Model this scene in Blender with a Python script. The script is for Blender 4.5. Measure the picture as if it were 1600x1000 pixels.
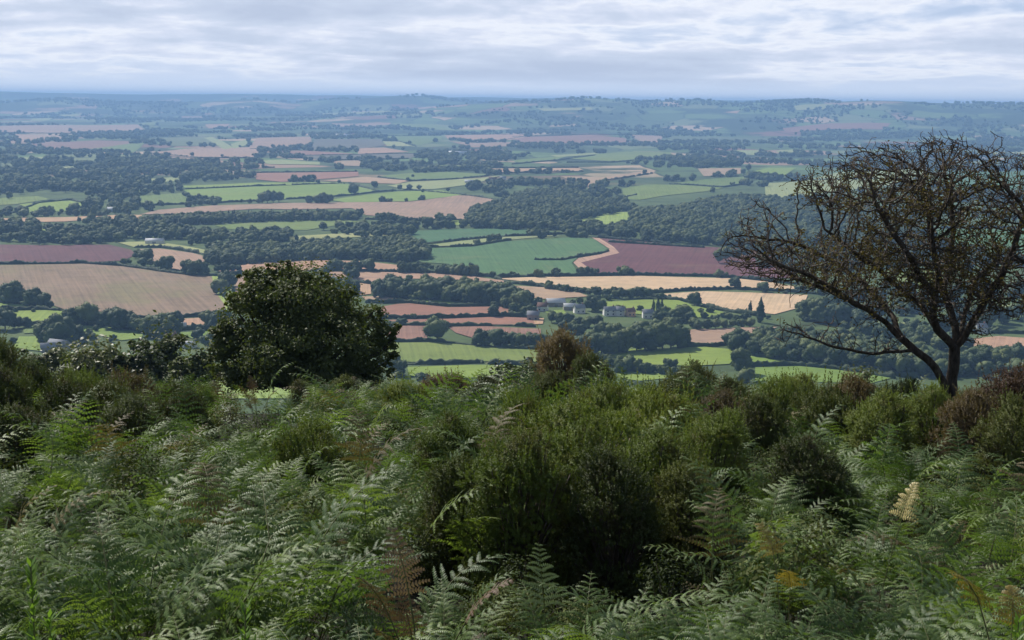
import bpy, bmesh, math, random
import numpy as np
from mathutils import Vector, Matrix, noise, kdtree
from mathutils.geometry import delaunay_2d_cdt

for o in list(bpy.data.objects):
    bpy.data.objects.remove(o)
scene = bpy.context.scene
COL = scene.collection
random.seed(7)
RNG = np.random.default_rng(7)
R = math.radians

# ------------------------------------------------------------------ camera, sky, sun, exposure
W, H, F = 1600.0, 1000.0, 2198.0
EYE = Vector((0, 0, 170.0))
PITCH, ROLL = R(-8.9), R(0.60)
cam_d = bpy.data.cameras.new("camera")
cam_d.sensor_fit = 'HORIZONTAL'
cam_d.sensor_width = 36.0
cam_d.lens = 36.0 * F / W
cam_d.clip_start = 0.1
cam_d.clip_end = 120000
cam = bpy.data.objects.new("camera", cam_d)
COL.objects.link(cam)
CAM_M = Matrix.Rotation(PITCH, 4, 'X') @ Matrix.Rotation(math.pi / 2, 4, 'X') @ Matrix.Rotation(ROLL, 4, 'Z')
CAM_M.translation = EYE
cam.matrix_world = CAM_M
scene.camera = cam

SUN_AZ, SUN_EL = R(-40), R(44)          # ahead of the camera and to its left
to_sun = Vector((math.sin(SUN_AZ) * math.cos(SUN_EL), math.cos(SUN_AZ) * math.cos(SUN_EL), math.sin(SUN_EL)))
sl = bpy.data.lights.new("sun", 'SUN')
sl.energy = 5.0
sl.angle = R(0.53)
sl.color = (1.0, 0.95, 0.87)
so = bpy.data.objects.new("sun", sl)
COL.objects.link(so)
so.location = (0, 0, 400)
so.rotation_euler = to_sun.to_track_quat('Z', 'Y').to_euler()

scene.view_settings.view_transform = 'Standard'
scene.view_settings.look = 'None'
scene.view_settings.exposure = 0.25
scene.view_settings.gamma = 1.0
scene.view_settings.use_curve_mapping = False
scene.cycles.max_bounces = 6
scene.cycles.diffuse_bounces = 3
scene.cycles.glossy_bounces = 2
scene.cycles.transmission_bounces = 4
scene.cycles.volume_bounces = 0
scene.cycles.use_adaptive_sampling = True
scene.cycles.adaptive_threshold = 0.015
scene.cycles.use_denoising = True
scene.cycles.sample_clamp_indirect = 4.0


class NT:
    """small helper round a node tree"""
    def __init__(s, nt):
        s.t = nt
        for n in list(nt.nodes):
            nt.nodes.remove(n)

    def n(s, kind, **kw):
        nd = s.t.nodes.new(kind)
        for k, v in kw.items():
            if hasattr(nd, k):
                setattr(nd, k, v)
            else:
                raise KeyError(k)
        return nd

    def put(s, sock, v):
        if hasattr(v, 'is_output') or isinstance(v, bpy.types.NodeSocket):
            s.t.links.new(v, sock)
        else:
            sock.default_value = v

    def math(s, op, a, b=0.0, c=0.0, clamp=False):
        nd = s.n('ShaderNodeMath', operation=op, use_clamp=clamp)
        s.put(nd.inputs[0], a); s.put(nd.inputs[1], b); s.put(nd.inputs[2], c)
        return nd.outputs[0]

    def vmul(s, v, xyz):
        nd = s.n('ShaderNodeVectorMath', operation='MULTIPLY')
        s.put(nd.inputs[0], v); s.put(nd.inputs[1], xyz)
        return nd.outputs[0]

    def noise(s, v, scale, detail=4.0, rough=0.5, dist=0.0, col=False):
        nd = s.n('ShaderNodeTexNoise')
        s.put(nd.inputs['Vector'], v)
        nd.inputs['Scale'].default_value = scale
        nd.inputs['Detail'].default_value = detail
        nd.inputs['Roughness'].default_value = rough
        nd.inputs['Distortion'].default_value = dist
        return nd.outputs['Color' if col else 'Fac']

    def ramp(s, f, stops, mode='LINEAR'):
        nd = s.n('ShaderNodeValToRGB')
        cr = nd.color_ramp
        cr.interpolation = mode
        while len(cr.elements) > 1:
            cr.elements.remove(cr.elements[-1])
        for i, (p, c) in enumerate(stops):
            e = cr.elements[0] if i == 0 else cr.elements.new(p)
            e.position = p
            e.color = (*c, 1) if len(c) == 3 else c
        s.put(nd.inputs[0], f)
        return nd.outputs[0]

    def mix(s, f, a, b, blend='MIX'):
        nd = s.n('ShaderNodeMix', data_type='RGBA', blend_type=blend)
        s.put(nd.inputs[0], f)
        s.put(nd.inputs[6], a if not isinstance(a, tuple) else (*a[:3], 1))
        s.put(nd.inputs[7], b if not isinstance(b, tuple) else (*b[:3], 1))
        return nd.outputs[2]

    def step(s, v, a, b):
        nd = s.n('ShaderNodeMapRange', interpolation_type='SMOOTHSTEP')
        s.put(nd.inputs[0], v)
        nd.inputs[1].default_value = a; nd.inputs[2].default_value = b
        return nd.outputs[0]


world = bpy.data.worlds.new("World")
scene.world = world
world.use_nodes = True
k = NT(world.node_tree)
out = k.n('ShaderNodeOutputWorld')
bg = k.n('ShaderNodeBackground')
bg.inputs[1].default_value = 0.056
sky = k.n('ShaderNodeTexSky', sky_type='NISHITA', sun_disc=False)
sky.sun_elevation = SUN_EL
sky.sun_rotation = SUN_AZ
sky.altitude = 200
sky.air_density = 1.0
sky.dust_density = 0.6
sky.ozone_density = 1.6
tc = k.n('ShaderNodeTexCoord').outputs['Generated']
sx = k.n('ShaderNodeSeparateXYZ')
k.put(sx.inputs[0], tc)
el = sx.outputs[2]
# layered stratocumulus: long flat banks that get thinner and closer together towards the horizon
zz = k.math('POWER', k.math('MAXIMUM', el, 0.0), 0.5)
def skyvec(h, v):
    cb = k.n('ShaderNodeCombineXYZ')
    k.put(cb.inputs[0], k.math('MULTIPLY', sx.outputs[0], h)); k.put(cb.inputs[1], k.math('MULTIPLY', sx.outputs[1], h)); k.put(cb.inputs[2], k.math('MULTIPLY', zz, v))
    return cb.outputs[0]
n1 = k.noise(skyvec(3.2, 11.0), 1.0, 6, 0.52, 0.3)
n2 = k.noise(skyvec(19.0, 36.0), 1.0, 6, 0.6, 0.2)
dens = k.math('ADD', k.math('MULTIPLY', n1, 0.70), k.math('MULTIPLY', n2, 0.30))
cover = k.step(dens, 0.37, 0.47)
cover = k.math('MULTIPLY', cover, k.step(el, 0.003, 0.022))
overhead = k.step(el, 0.08, 0.22)          # the cloud deck is broken overhead, where the sun comes through
cover = k.math('MULTIPLY', cover, k.math('SUBTRACT', 1.0, k.math('MULTIPLY', overhead, 0.8)))
body = k.ramp(dens, [(0.36, (9.79, 11.29, 14.44)), (0.44, (11.79, 12.78, 14.94)), (0.475, (13.94, 14.44, 15.60)), (0.51, (11.45, 12.28, 14.44)), (0.55, (9.63, 10.79, 13.11)), (0.64, (7.97, 9.13, 11.62))])
low = k.math('SUBTRACT', 1.0, overhead)
clear = k.mix(k.math('MULTIPLY', low, 0.75), sky.outputs[0], (8.30, 10.29, 14.44))
clear = k.mix(k.step(el, 0.0, 0.035), (11.45, 12.78, 15.27), clear)
colr = k.mix(k.math('MULTIPLY', cover, 0.92), clear, body)
k.put(bg.inputs[0], colr)
k.put(out.inputs[0], bg.outputs[0])

# ------------------------------------------------------------------ helpers
def tag(o, label=None, cat=None, group=None, kind=None):
    if label: o['label'] = label
    if cat: o['category'] = cat
    if group: o['group'] = group
    if kind: o['kind'] = kind
    return o


def mesh_np(name, V, polys, mats=(), mat_ids=None, smooth=False):
    """polys: list of (n_poly, k) int arrays"""
    me = bpy.data.meshes.new(name)
    V = np.asarray(V, dtype=np.float32)
    me.vertices.add(len(V))
    me.vertices.foreach_set('co', V.ravel())
    polys = [np.asarray(p, dtype=np.int32) for p in polys if len(p)]
    loops = np.concatenate([p.ravel() for p in polys])
    sizes = np.concatenate([np.full(len(p), p.shape[1], np.int32) for p in polys])
    starts = np.concatenate([[0], np.cumsum(sizes)[:-1]]).astype(np.int32)
    me.loops.add(len(loops))
    me.loops.foreach_set('vertex_index', loops)
    me.polygons.add(len(sizes))
    me.polygons.foreach_set('loop_start', starts)
    me.polygons.foreach_set('loop_total', sizes)
    for m in mats: me.materials.append(m)
    if mat_ids is not None:
        me.polygons.foreach_set('material_index', np.asarray(mat_ids, dtype=np.int32))
    if smooth is True:
        me.polygons.foreach_set('use_smooth', np.ones(len(sizes), dtype=bool))
    elif smooth is not False:
        me.polygons.foreach_set('use_smooth', np.asarray(smooth, dtype=bool))
    me.update(calc_edges=True)
    return me


def link(name, me, parent=None, loc=(0, 0, 0)):
    o = bpy.data.objects.new(name, me)
    COL.objects.link(o)
    o.location = loc
    if parent: o.parent = parent
    return o


def empty(name, loc=(0, 0, 0), rz=0, scale=1.0):
    o = bpy.data.objects.new(name, None)
    COL.objects.link(o)
    o.location = loc
    o.rotation_euler = (0, 0, rz)
    o.scale = (scale,) * 3 if not isinstance(scale, tuple) else scale
    o.empty_display_size = 0.3
    return o


class MB:
    """collects vertices and faces for one mesh"""
    def __init__(s):
        s.V = []; s.Q = []; s.T = []; s.n = 0

    def add(s, V, Q=None, T=None):
        V = np.asarray(V, float)
        s.V.append(V)
        if Q is not None and len(Q): s.Q.append(np.asarray(Q) + s.n)
        if T is not None and len(T): s.T.append(np.asarray(T) + s.n)
        s.n += len(V)

    def tube(s, pts, rad, sides=6, cap=True):
        pts = np.asarray(pts, float); m = len(pts)
        rad = np.broadcast_to(np.asarray(rad, float), (m,))
        tan = np.gradient(pts, axis=0)
        tan /= np.linalg.norm(tan, axis=1)[:, None] + 1e-12
        ref = np.array([0.31, 0.95, 0.02]) if abs(tan[0, 1]) < 0.8 else np.array([0.95, 0.1, 0.3])
        a = np.cross(tan, ref); a /= np.linalg.norm(a, axis=1)[:, None] + 1e-12
        b = np.cross(tan, a)
        th = np.arange(sides) * 2 * math.pi / sides
        V = (pts[:, None] + rad[:, None, None] * (np.cos(th)[None, :, None] * a[:, None] + np.sin(th)[None, :, None] * b[:, None])).reshape(-1, 3)
        i = np.arange(m - 1)[:, None] * sides; j = np.arange(sides)[None]; j2 = (j + 1) % sides
        Q = np.stack([i + j, i + j2, i + sides + j2, i + sides + j], -1).reshape(-1, 4)
        V = np.vstack([V, pts[-1:] + tan[-1:] * rad[-1]])
        top = (m - 1) * sides
        T = np.stack([top + np.arange(sides), top + (np.arange(sides) + 1) % sides, np.full(sides, m * sides)], -1) if cap else None
        s.add(V, Q, T)

    def box(s, c, d, rz=0):
        c = np.asarray(c, float); d = np.asarray(d, float) / 2
        V = np.array([[x, y, z] for z in (-1, 1) for y in (-1, 1) for x in (-1, 1)], float) * d
        cs, sn = math.cos(rz), math.sin(rz)
        V = np.stack([V[:, 0] * cs - V[:, 1] * sn, V[:, 0] * sn + V[:, 1] * cs, V[:, 2]], 1) + c
        s.add(V, [[0, 2, 3, 1], [4, 5, 7, 6], [0, 1, 5, 4], [2, 6, 7, 3], [0, 4, 6, 2], [1, 3, 7, 5]])

    def mesh(s, name, mats=(), smooth=False):
        ps = []
        if s.Q: ps.append(np.concatenate(s.Q))
        if s.T: ps.append(np.concatenate(s.T))
        return mesh_np(name, np.concatenate(s.V), ps, mats, None, smooth)


# ------------------------------------------------------------------ the lie of the land
HILL_D = [-400, -5, 0, 5, 10, 15, 20, 26, 35, 47, 60, 100, 200, 400, 600, 720, 820, 1e6]
HILL_Z = [168.2, 168.2, 168.0, 167.0, 166.1, 165.3, 164.5, 163.6, 162.0, 159.4, 155.5, 141, 108, 50, 14, 3, 0, 0]
_ph = np.random.default_rng(3)
WAVES = [(a, 2 * math.pi / l, t, p) for a, l, t, p in
         [(2.2, 1500, .4, 1.0), (2.0, 1900, 1.5, 2.2), (1.4, 1150, 2.3, .3), (1.0, 900, .9, 4.0)]]
FARW = [(5.0, 2 * math.pi / l, t, p) for l, t, p in [(1300, .2, 0.5), (900, .9, 2.5), (700, -.5, 1.5), (1700, 1.4, 3.0)]]
AX = lambda px: math.degrees(math.atan((px - 800) / F))
RIDGE_A = ([AX(v) for v in (-400, 0, 300, 500, 650, 740, 800, 850, 880, 920, 960, 1000, 1050, 1100, 1150, 1200, 1250, 1300, 1350, 1400, 1450, 1520, 1600, 2200)],
           [10, 15, 25, 55, 95, 138, 158, 170, 178, 185, 174, 162, 170, 174, 167, 177, 184, 176, 187, 180, 170, 178, 171, 174])
RIDGE_B = ([AX(v) for v in (-400, 0, 100, 200, 300, 400, 460, 520, 600, 650, 700, 750, 900, 1000, 2200)],
           [112, 108, 138, 112, 128, 150, 122, 156, 182, 188, 160, 152, 130, 110, 90])
RIDGE_C = ([AX(v) for v in (-400, 0, 60, 120, 200, 300, 350, 400, 460, 500, 560, 600, 660, 700, 800, 900, 1000, 1150, 1300, 1450, 1600, 2200)],
           [194, 199, 196, 188, 185, 192, 199, 195, 199, 189, 198, 194, 199, 187, 190, 193, 186, 188, 176, 172, 170, 170])


def height(x, y):
    x = np.asarray(x, float); y = np.asarray(y, float)
    d = np.hypot(x, y)
    az = np.degrees(np.arctan2(x, np.maximum(y, 1e-3)))
    hill = np.interp(y + 0.04 * np.abs(x), HILL_D, HILL_Z)
    near = np.clip((60 - d) / 60, 0, 1)
    hill = hill + near * 0.10 * np.sin(x * 1.3 + 0.6 * y) * np.sin(y * 0.9 - 0.4 * x) * np.clip(d / 4, 0, 1)
    und = sum(a * np.sin(kk * (x * math.cos(t) + y * math.sin(t)) + p) for a, kk, t, p in WAVES)
    z = hill + und * np.clip((y - 700) / 400, 0, 1) * np.clip(1.2 - d / 12000, 0.2, 1)
    bump = sum(a * np.sin(kk * (x * math.cos(t) + y * math.sin(t)) + p) for a, kk, t, p in FARW) * 0.5
    ra = np.interp(az, *RIDGE_A); sA = np.where(d < 9500, 1500.0, 1800.0)
    rb = np.interp(az, *RIDGE_B); sB = 1200.0
    rc = np.interp(az, *RIDGE_C); sC = np.where(d < 15500, 1500.0, 3000.0)
    ga = np.exp(-((d - 9500) / sA) ** 2); gb = np.exp(-((d - 11800) / sB) ** 2); gc = np.exp(-((d - 15500) / sC) ** 2)
    far = np.maximum(np.maximum(ra * ga, rb * gb), rc * gc)
    return z + far + bump * np.clip((d - 6500) / 2500, 0, 1) * (0.9 + np.clip((d - 12500) / 3000, 0, 1) * 0.1)


M3 = CAM_M.to_3x3()


def ray(px, py):
    v = M3 @ Vector(((px - W / 2) / F, -(py - H / 2) / F, -1.0))
    return v.normalized()


_TS = np.geomspace(640, 45000, 900)


def gp(px, py):
    """where the sight line through a point of the photograph meets the valley floor"""
    v = ray(px, py)
    zz = EYE.z + _TS * v.z - height(_TS * v.x, _TS * v.y)
    i = np.argmax(zz < 0)
    if zz[i] >= 0: i = len(_TS) - 1
    a, b = _TS[max(i - 1, 0)], _TS[i]
    for _ in range(22):
        m = (a + b) / 2
        if EYE.z + m * v.z - float(height(m * v.x, m * v.y)) < 0: b = m
        else: a = m
    return np.array([b * v.x, b * v.y])


def at(px, d):
    """a point of the near hillside at distance d in the direction of the photograph's column px"""
    x = (px - W / 2) / F * d
    y = math.sqrt(max(d * d - x * x, 0.01))
    return Vector((x, y, float(height(x, y))))


def inside(poly, P):
    poly = np.asarray(poly); P = np.asarray(P)
    x, y = P[:, 0], P[:, 1]
    res = np.zeros(len(P), bool)
    a = poly; b = np.roll(poly, -1, 0)
    for (x0, y0), (x1, y1) in zip(a, b):
        c = ((y0 > y) != (y1 > y)) & (x < (x1 - x0) * (y - y0) / (y1 - y0 + 1e-12) + x0)
        res ^= c
    return res


# ------------------------------------------------------------------ materials
def mat(name):
    m = bpy.data.materials.new(name)
    m.use_nodes = True
    return m, NT(m.node_tree)


def finish(k, col, rough=0.8, spec=0.3, trans=0.0, bump=None, tcol=None):
    o = k.n('ShaderNodeOutputMaterial')
    p = k.n('ShaderNodeBsdfPrincipled')
    k.put(p.inputs['Base Color'], col if not isinstance(col, tuple) else (*col, 1))
    k.put(p.inputs['Roughness'], rough)
    p.inputs['Specular IOR Level'].default_value = spec
    if bump is not None:
        b = k.n('ShaderNodeBump')
        b.inputs['Strength'].default_value = bump[1]
        b.inputs['Distance'].default_value = bump[2]
        k.put(b.inputs['Height'], bump[0])
        k.put(p.inputs['Normal'], b.outputs[0])
    sh = p.outputs[0]
    if trans > 0:
        t = k.n('ShaderNodeBsdfTranslucent')
        k.put(t.inputs[0], tcol if tcol is not None else col)
        mx = k.n('ShaderNodeMixShader')
        mx.inputs[0].default_value = trans
        k.put(mx.inputs[1], sh); k.put(mx.inputs[2], t.outputs[0])
        sh = mx.outputs[0]
    k.put(o.inputs[0], sh)


def leaf_mat(name, stops, rough=0.5, spec=0.5, trans=0.25, patch=0.0, patch_col=None, pscale=0.5, tmul=(1.35, 1.45, 0.55)):
    m, k = mat(name)
    rnd = k.n('ShaderNodeObjectInfo').outputs['Random']
    geo = k.n('ShaderNodeNewGeometry')
    ps = geo.outputs['Position']
    f = k.math('ADD', k.math('MULTIPLY', rnd, 0.7), k.math('MULTIPLY', k.noise(ps, pscale, 3, 0.6), 0.35))
    isl = geo.outputs['Random Per Island']
    f = k.math('ADD', k.math('MULTIPLY', f, 0.75), k.math('MULTIPLY', isl, 0.25))
    c = k.ramp(f, stops)
    if patch_col:
        c = k.mix(k.math('MULTIPLY', k.step(k.noise(ps, pscale * 0.6, 3, 0.6), 0.5, 0.66), patch), c, patch_col)
    finish(k, c, rough, spec, trans, None, k.mix(1.0, c, tmul, 'MULTIPLY'))
    return m


M_VAL = leaf_mat("valley_foliage", [(0.15, (0.034, 0.056, 0.020)), (0.5, (0.056, 0.086, 0.028)), (0.72, (0.105, 0.135, 0.038)), (0.92, (0.150, 0.170, 0.055))], 0.7, 0.2, 0.15, pscale=0.02)
M_CON = leaf_mat("conifer_foliage", [(0.2, (0.020, 0.036, 0.018)), (0.8, (0.034, 0.055, 0.024))], 0.7, 0.2, 0.05, pscale=0.02)
M_BARK, k = mat("bark")
tcb = k.n('ShaderNodeTexCoord').outputs['Object']
nz = k.noise(k.vmul(tcb, (1, 1, .35)), 14, 6, 0.65)
finish(k, k.ramp(nz, [(0.3, (0.022, 0.018, 0.015)), (0.55, (0.075, 0.062, 0.050)), (0.75, (0.15, 0.14, 0.11))]), 0.9, 0.15, bump=(nz, 0.7, 0.02))
M_TWIG, k = mat("dark_twig")
finish(k, k.ramp(k.noise(k.n('ShaderNodeTexCoord').outputs['Object'], 5, 4), [(0.3, (0.045, 0.036, 0.031)), (0.7, (0.13, 0.108, 0.088))]), 0.85, 0.2)
M_STEM, k = mat("fern_stem")
finish(k, (0.10, 0.11, 0.035), 0.6, 0.3)

FIELD_COL = {   # base, second tone, row contrast
    'grass':   ((0.115, 0.172, 0.040), (0.150, 0.200, 0.052), 0.10),
    'lush':    ((0.150, 0.225, 0.040), (0.195, 0.265, 0.052), 0.06),
    'lime':    ((0.210, 0.290, 0.060), (0.250, 0.320, 0.080), 0.06),
    'dull':    ((0.095, 0.130, 0.055), (0.135, 0.150, 0.070), 0.12),
    'crop':    ((0.060, 0.135, 0.055), (0.075, 0.155, 0.062), 0.10),
    'ley':     ((0.230, 0.270, 0.100), (0.280, 0.300, 0.130), 0.08),
    'stubble': ((0.430, 0.320, 0.205), (0.490, 0.375, 0.250), 0.10),
    'tan':     ((0.330, 0.220, 0.140), (0.400, 0.280, 0.180), 0.12),
    'olive':   ((0.185, 0.132, 0.080), (0.240, 0.165, 0.115), 0.16),
    'pink':    ((0.290, 0.190, 0.130), (0.375, 0.240, 0.165), 0.12),
    'soil':    ((0.215, 0.112, 0.082), (0.265, 0.145, 0.105), 0.14),
    'maroon':  ((0.098, 0.040, 0.045), (0.128, 0.055, 0.058), 0.14),
    'track':   ((0.340, 0.215, 0.160), (0.400, 0.270, 0.200), 0.0),
    'dark':    ((0.100, 0.095, 0.070), (0.130, 0.115, 0.085), 0.12),
}
MF = {}
for fk, (ca, cb, rc) in FIELD_COL.items():
    m, k = mat("field_" + fk)
    tco = k.n('ShaderNodeTexCoord').outputs['Object']
    rnd = k.n('ShaderNodeObjectInfo').outputs['Random']
    ps = k.n('ShaderNodeNewGeometry').outputs['Position']
    big = k.noise(ps, 0.007, 4, 0.55)
    fine = k.noise(k.vmul(tco, (0.012, 0.22, 0.1)), 1.0, 5, 0.65)
    wave = k.n('ShaderNodeTexWave', wave_type='BANDS', bands_direction='Y')
    k.put(wave.inputs['Vector'], tco)
    wave.inputs['Scale'].default_value = 0.045
    wave.inputs['Distortion'].default_value = 4.0
    wave.inputs['Detail Scale'].default_value = 0.3
    tram = k.step(wave.outputs['Fac'], 0.86, 0.98)
    f = k.math('ADD', k.math('MULTIPLY', big, 0.55), k.math('MULTIPLY', fine, 0.45))
    c = k.ramp(f, [(0.34, ca), (0.64, cb)])
    c = k.mix(k.math('MULTIPLY', tram, rc * 0.9), c, tuple(v * 1.35 for v in cb))
    c = k.mix(k.math('MULTIPLY', k.step(k.noise(ps, 0.035, 6, 0.75), 0.50, 0.72), 0.42 + rc), c, tuple(v * 0.72 for v in ca))
    if fk == 'olive':
        c = k.mix(k.math('MULTIPLY', k.step(k.noise(ps, 0.011, 4, 0.65), 0.47, 0.64), 0.5), c, (0.17, 0.165, 0.07))
    c = k.mix(k.math('MULTIPLY', k.step(k.noise(ps, 0.009, 5, 0.7, 0.6), 0.50, 0.66), 0.35), c, tuple(0.5 * v + 0.5 * u for v, u in zip(cb, (0.20, 0.19, 0.09))))
    rowz = k.noise(k.vmul(tco, (0.006, 0.42, 0.1)), 1.0, 3, 0.6)
    mott = k.noise(ps, 0.05, 6, 0.75)
    c = k.mix(1.0, c, k.ramp(k.math('ADD', k.math('MULTIPLY', rowz, 0.55), k.math('MULTIPLY', mott, 0.45)), [(0.34, (0.70, 0.70, 0.72)), (0.5, (1.0, 1.0, 1.0)), (0.66, (1.24, 1.20, 1.16))]), 'MULTIPLY')
    tint = k.ramp(rnd, [(0.0, (0.86, 0.90, 0.92)), (0.5, (1, 1, 1)), (1.0, (1.10, 1.03, 0.96))])
    c = k.mix(1.0, c, tint, 'MULTIPLY')
    finish(k, c, 0.9, 0.15)
    MF[fk] = m

# base land: a patchwork of small fields, hedge lines and woods out to the horizon, rough heath on the near hill
M_LAND, k = mat("land")
ps = k.n('ShaderNodeNewGeometry').outputs['Position']
warp = k.n('ShaderNodeVectorMath', operation='ADD')
k.put(warp.inputs[0], k.vmul(ps, (1 / 230, 1 / 310, 0)))
k.put(warp.inputs[1], k.vmul(k.noise(ps, 0.0016, 2, 0.5, col=True), (0.9, 0.9, 0)))
vo = k.n('ShaderNodeTexVoronoi', voronoi_dimensions='2D', feature='F1')
k.put(vo.inputs['Vector'], warp.outputs[0]); vo.inputs['Scale'].default_value = 1.0
ve = k.n('ShaderNodeTexVoronoi', voronoi_dimensions='2D', feature='DISTANCE_TO_EDGE')
k.put(ve.inputs['Vector'], warp.outputs[0]); ve.inputs['Scale'].default_value = 1.0
sc = k.n('ShaderNodeSeparateColor'); k.put(sc.inputs[0], vo.outputs['Color'])
patch = k.ramp(sc.outputs[0], [(0.0, (0.085, 0.130, 0.045)), (0.26, (0.120, 0.180, 0.060)), (0.44, (0.080, 0.115, 0.050)), (0.60, (0.160, 0.190, 0.085)),
                               (0.72, (0.30, 0.20, 0.135)), (0.80, (0.40, 0.30, 0.20)), (0.87, (0.10, 0.15, 0.055)), (0.94, (0.20, 0.105, 0.08))], 'CONSTANT')
patch = k.mix(k.step(ve.outputs['Distance'], 0.035, 0.015), patch, (0.028, 0.045, 0.020))
dist = k.n('ShaderNodeVectorMath', operation='LENGTH'); k.put(dist.inputs[0], k.vmul(ps, (1, 1, 0)))
dd = dist.outputs['Value']
woods = k.step(k.math('ADD', k.noise(ps, 0.0019, 5, 0.6), k.math('MULTIPLY', k.step(dd, 10000, 12500), 0.10)), 0.50, 0.56)
patch = k.mix(woods, patch, k.ramp(k.noise(ps, 0.02, 5, 0.7), [(0.35, (0.024, 0.040, 0.018)), (0.65, (0.05, 0.075, 0.03))]))
dist = k.n('ShaderNodeVectorMath', operation='LENGTH'); k.put(dist.inputs[0], k.vmul(ps, (1, 1, 0)))
dd = dist.outputs['Value']
rough_g = k.ramp(k.noise(ps, 0.012, 6, 0.7), [(0.35, (0.045, 0.065, 0.028)), (0.5, (0.075, 0.11, 0.040)), (0.66, (0.11, 0.14, 0.055))])
land = k.mix(k.step(dd, 2600, 3600), rough_g, patch)
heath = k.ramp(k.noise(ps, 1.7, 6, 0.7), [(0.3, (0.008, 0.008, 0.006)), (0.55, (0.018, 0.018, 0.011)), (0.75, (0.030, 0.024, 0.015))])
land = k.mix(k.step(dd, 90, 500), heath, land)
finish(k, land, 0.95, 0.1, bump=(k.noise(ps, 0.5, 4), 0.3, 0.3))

# ------------------------------------------------------------------ ground: one sheet to the horizon
rr = np.concatenate([np.linspace(0, 3, 6)[:-1], np.geomspace(3, 70, 120)[:-1], np.geomspace(70, 900, 110)[:-1], np.geomspace(900, 7000, 170)[:-1], np.linspace(7000, 17500, 150)])
aa = np.concatenate([np.radians(np.linspace(-180, -66, 24)[:-1]), np.radians(np.linspace(-66, -24, 50)[:-1]), np.radians(np.linspace(-24, 24, 210)[:-1]), np.radians(np.linspace(24, 66, 50)[:-1]), np.radians(np.linspace(66, 180, 24)[:-1])])
RRm, AAm = np.meshgrid(rr, aa, indexing='ij')
gx, gy = RRm * np.sin(AAm), RRm * np.cos(AAm)
gz = height(gx, gy)
V = np.stack([gx, gy, gz], -1).reshape(-1, 3)
na = len(aa)
i = (np.arange(len(rr) - 1) * na)[:, None]; j = np.arange(na)[None]; j2 = (j + 1) % na
Q = np.stack([i + j, i + j2, i + na + j2, i + na + j], -1).reshape(-1, 4)
back = np.abs(AAm) > R(100)
# only the hilltop continues behind the camera
keep = ~((RRm[:-1] > 900) & back[:-1]).reshape(-1)
ground = link("ground", mesh_np("ground", V, [Q[keep][:, ::-1]], [M_LAND], None, True))
tag(ground, kind='structure')

# ------------------------------------------------------------------ haze (air)
M_HAZE = bpy.data.materials.new("haze")
M_HAZE.use_nodes = True
k = NT(M_HAZE.node_tree)
o_ = k.n('ShaderNodeOutputMaterial')
pv = k.n('ShaderNodeVolumePrincipled')
pv.inputs['Density Attribute'].default_value = ""
pv.inputs['Color'].default_value = (0.36, 0.61, 1.0, 1)
HAZE_DENSITY = 1.14e-4
pv.inputs['Density'].default_value = HAZE_DENSITY
pv.inputs['Anisotropy'].default_value = 0.1
k.put(o_.inputs['Volume'], pv.outputs[0])
mb = MB()
zmin = float(gz.min()) - 2.0
mb.box((0, 3500, (zmin + 212) / 2), (37000, 31000, 212 - zmin))
hz = link("haze", mb.mesh("haze", [M_HAZE]))
tag(hz, kind='stuff')
M_HAZE.volume_intersection_method = 'FAST' if hasattr(M_HAZE, 'volume_intersection_method') else None

# ------------------------------------------------------------------ fields, draped on the valley floor
FIELDS = []       # ground polygons, so that trees keep off them


def field(kind, pts, name='field', row=None):
    g = np.array([gp(*p) for p in pts])
    FIELDS.append(g)
    c = g.mean(0)
    e = np.roll(g, -1, 0) - g
    L = np.linalg.norm(e, axis=1)
    l = int(np.argmax(L))
    ang = math.atan2(e[l, 1], e[l, 0]) if row is None else R(row)
    ext = np.ptp(g, axis=0).max()
    s = max(7.0, min(ext / 14, 40.0))
    P = []
    for q in range(len(g)):
        m = max(1, int(L[q] / s))
        for t in range(m):
            P.append(g[q] + e[q] * t / m)
    nb = len(P)
    lo, hi = g.min(0), g.max(0)
    xs = np.arange(lo[0] + s / 2, hi[0], s); ys = np.arange(lo[1] + s / 2, hi[1], s)
    if len(xs) and len(ys):
        G = np.stack(np.meshgrid(xs, ys), -1).reshape(-1, 2)
        G = G[inside(g, G)]
        if len(G) > 3000: G = G[::len(G) // 3000 + 1]
        P += list(G)
    vv, ee, ff = delaunay_2d_cdt([Vector(p - c) for p in P], [], [list(range(nb))], 1, 1e-3)[:3]
    vv = np.array([list(v) for v in vv])
    X, Y = vv[:, 0] + c[0], vv[:, 1] + c[1]
    d0 = np.hypot(X, Y)
    Z = height(X, Y) + 0.25 + 2.2e-4 * d0 + 0.02 * (len(FIELDS) % 12)
    cs, sn = math.cos(-ang), math.sin(-ang)
    lx, ly = vv[:, 0] * cs - vv[:, 1] * sn, vv[:, 0] * sn + vv[:, 1] * cs
    zc = float(Z.mean())
    tri = [f for f in ff if len(f) == 3]
    a_ = np.array(tri)
    cr = (lx[a_[:, 1]] - lx[a_[:, 0]]) * (ly[a_[:, 2]] - ly[a_[:, 0]]) - (ly[a_[:, 1]] - ly[a_[:, 0]]) * (lx[a_[:, 2]] - lx[a_[:, 0]])
    a_[cr < 0] = a_[cr < 0][:, ::-1]
    o = link(name, mesh_np(name, np.stack([lx, ly, Z - zc], 1), [a_], [MF[kind]], None, True), None, (c[0], c[1], zc))
    o.rotation_euler = (0, 0, ang)
    tag(o, kind='structure')
    return o


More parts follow.
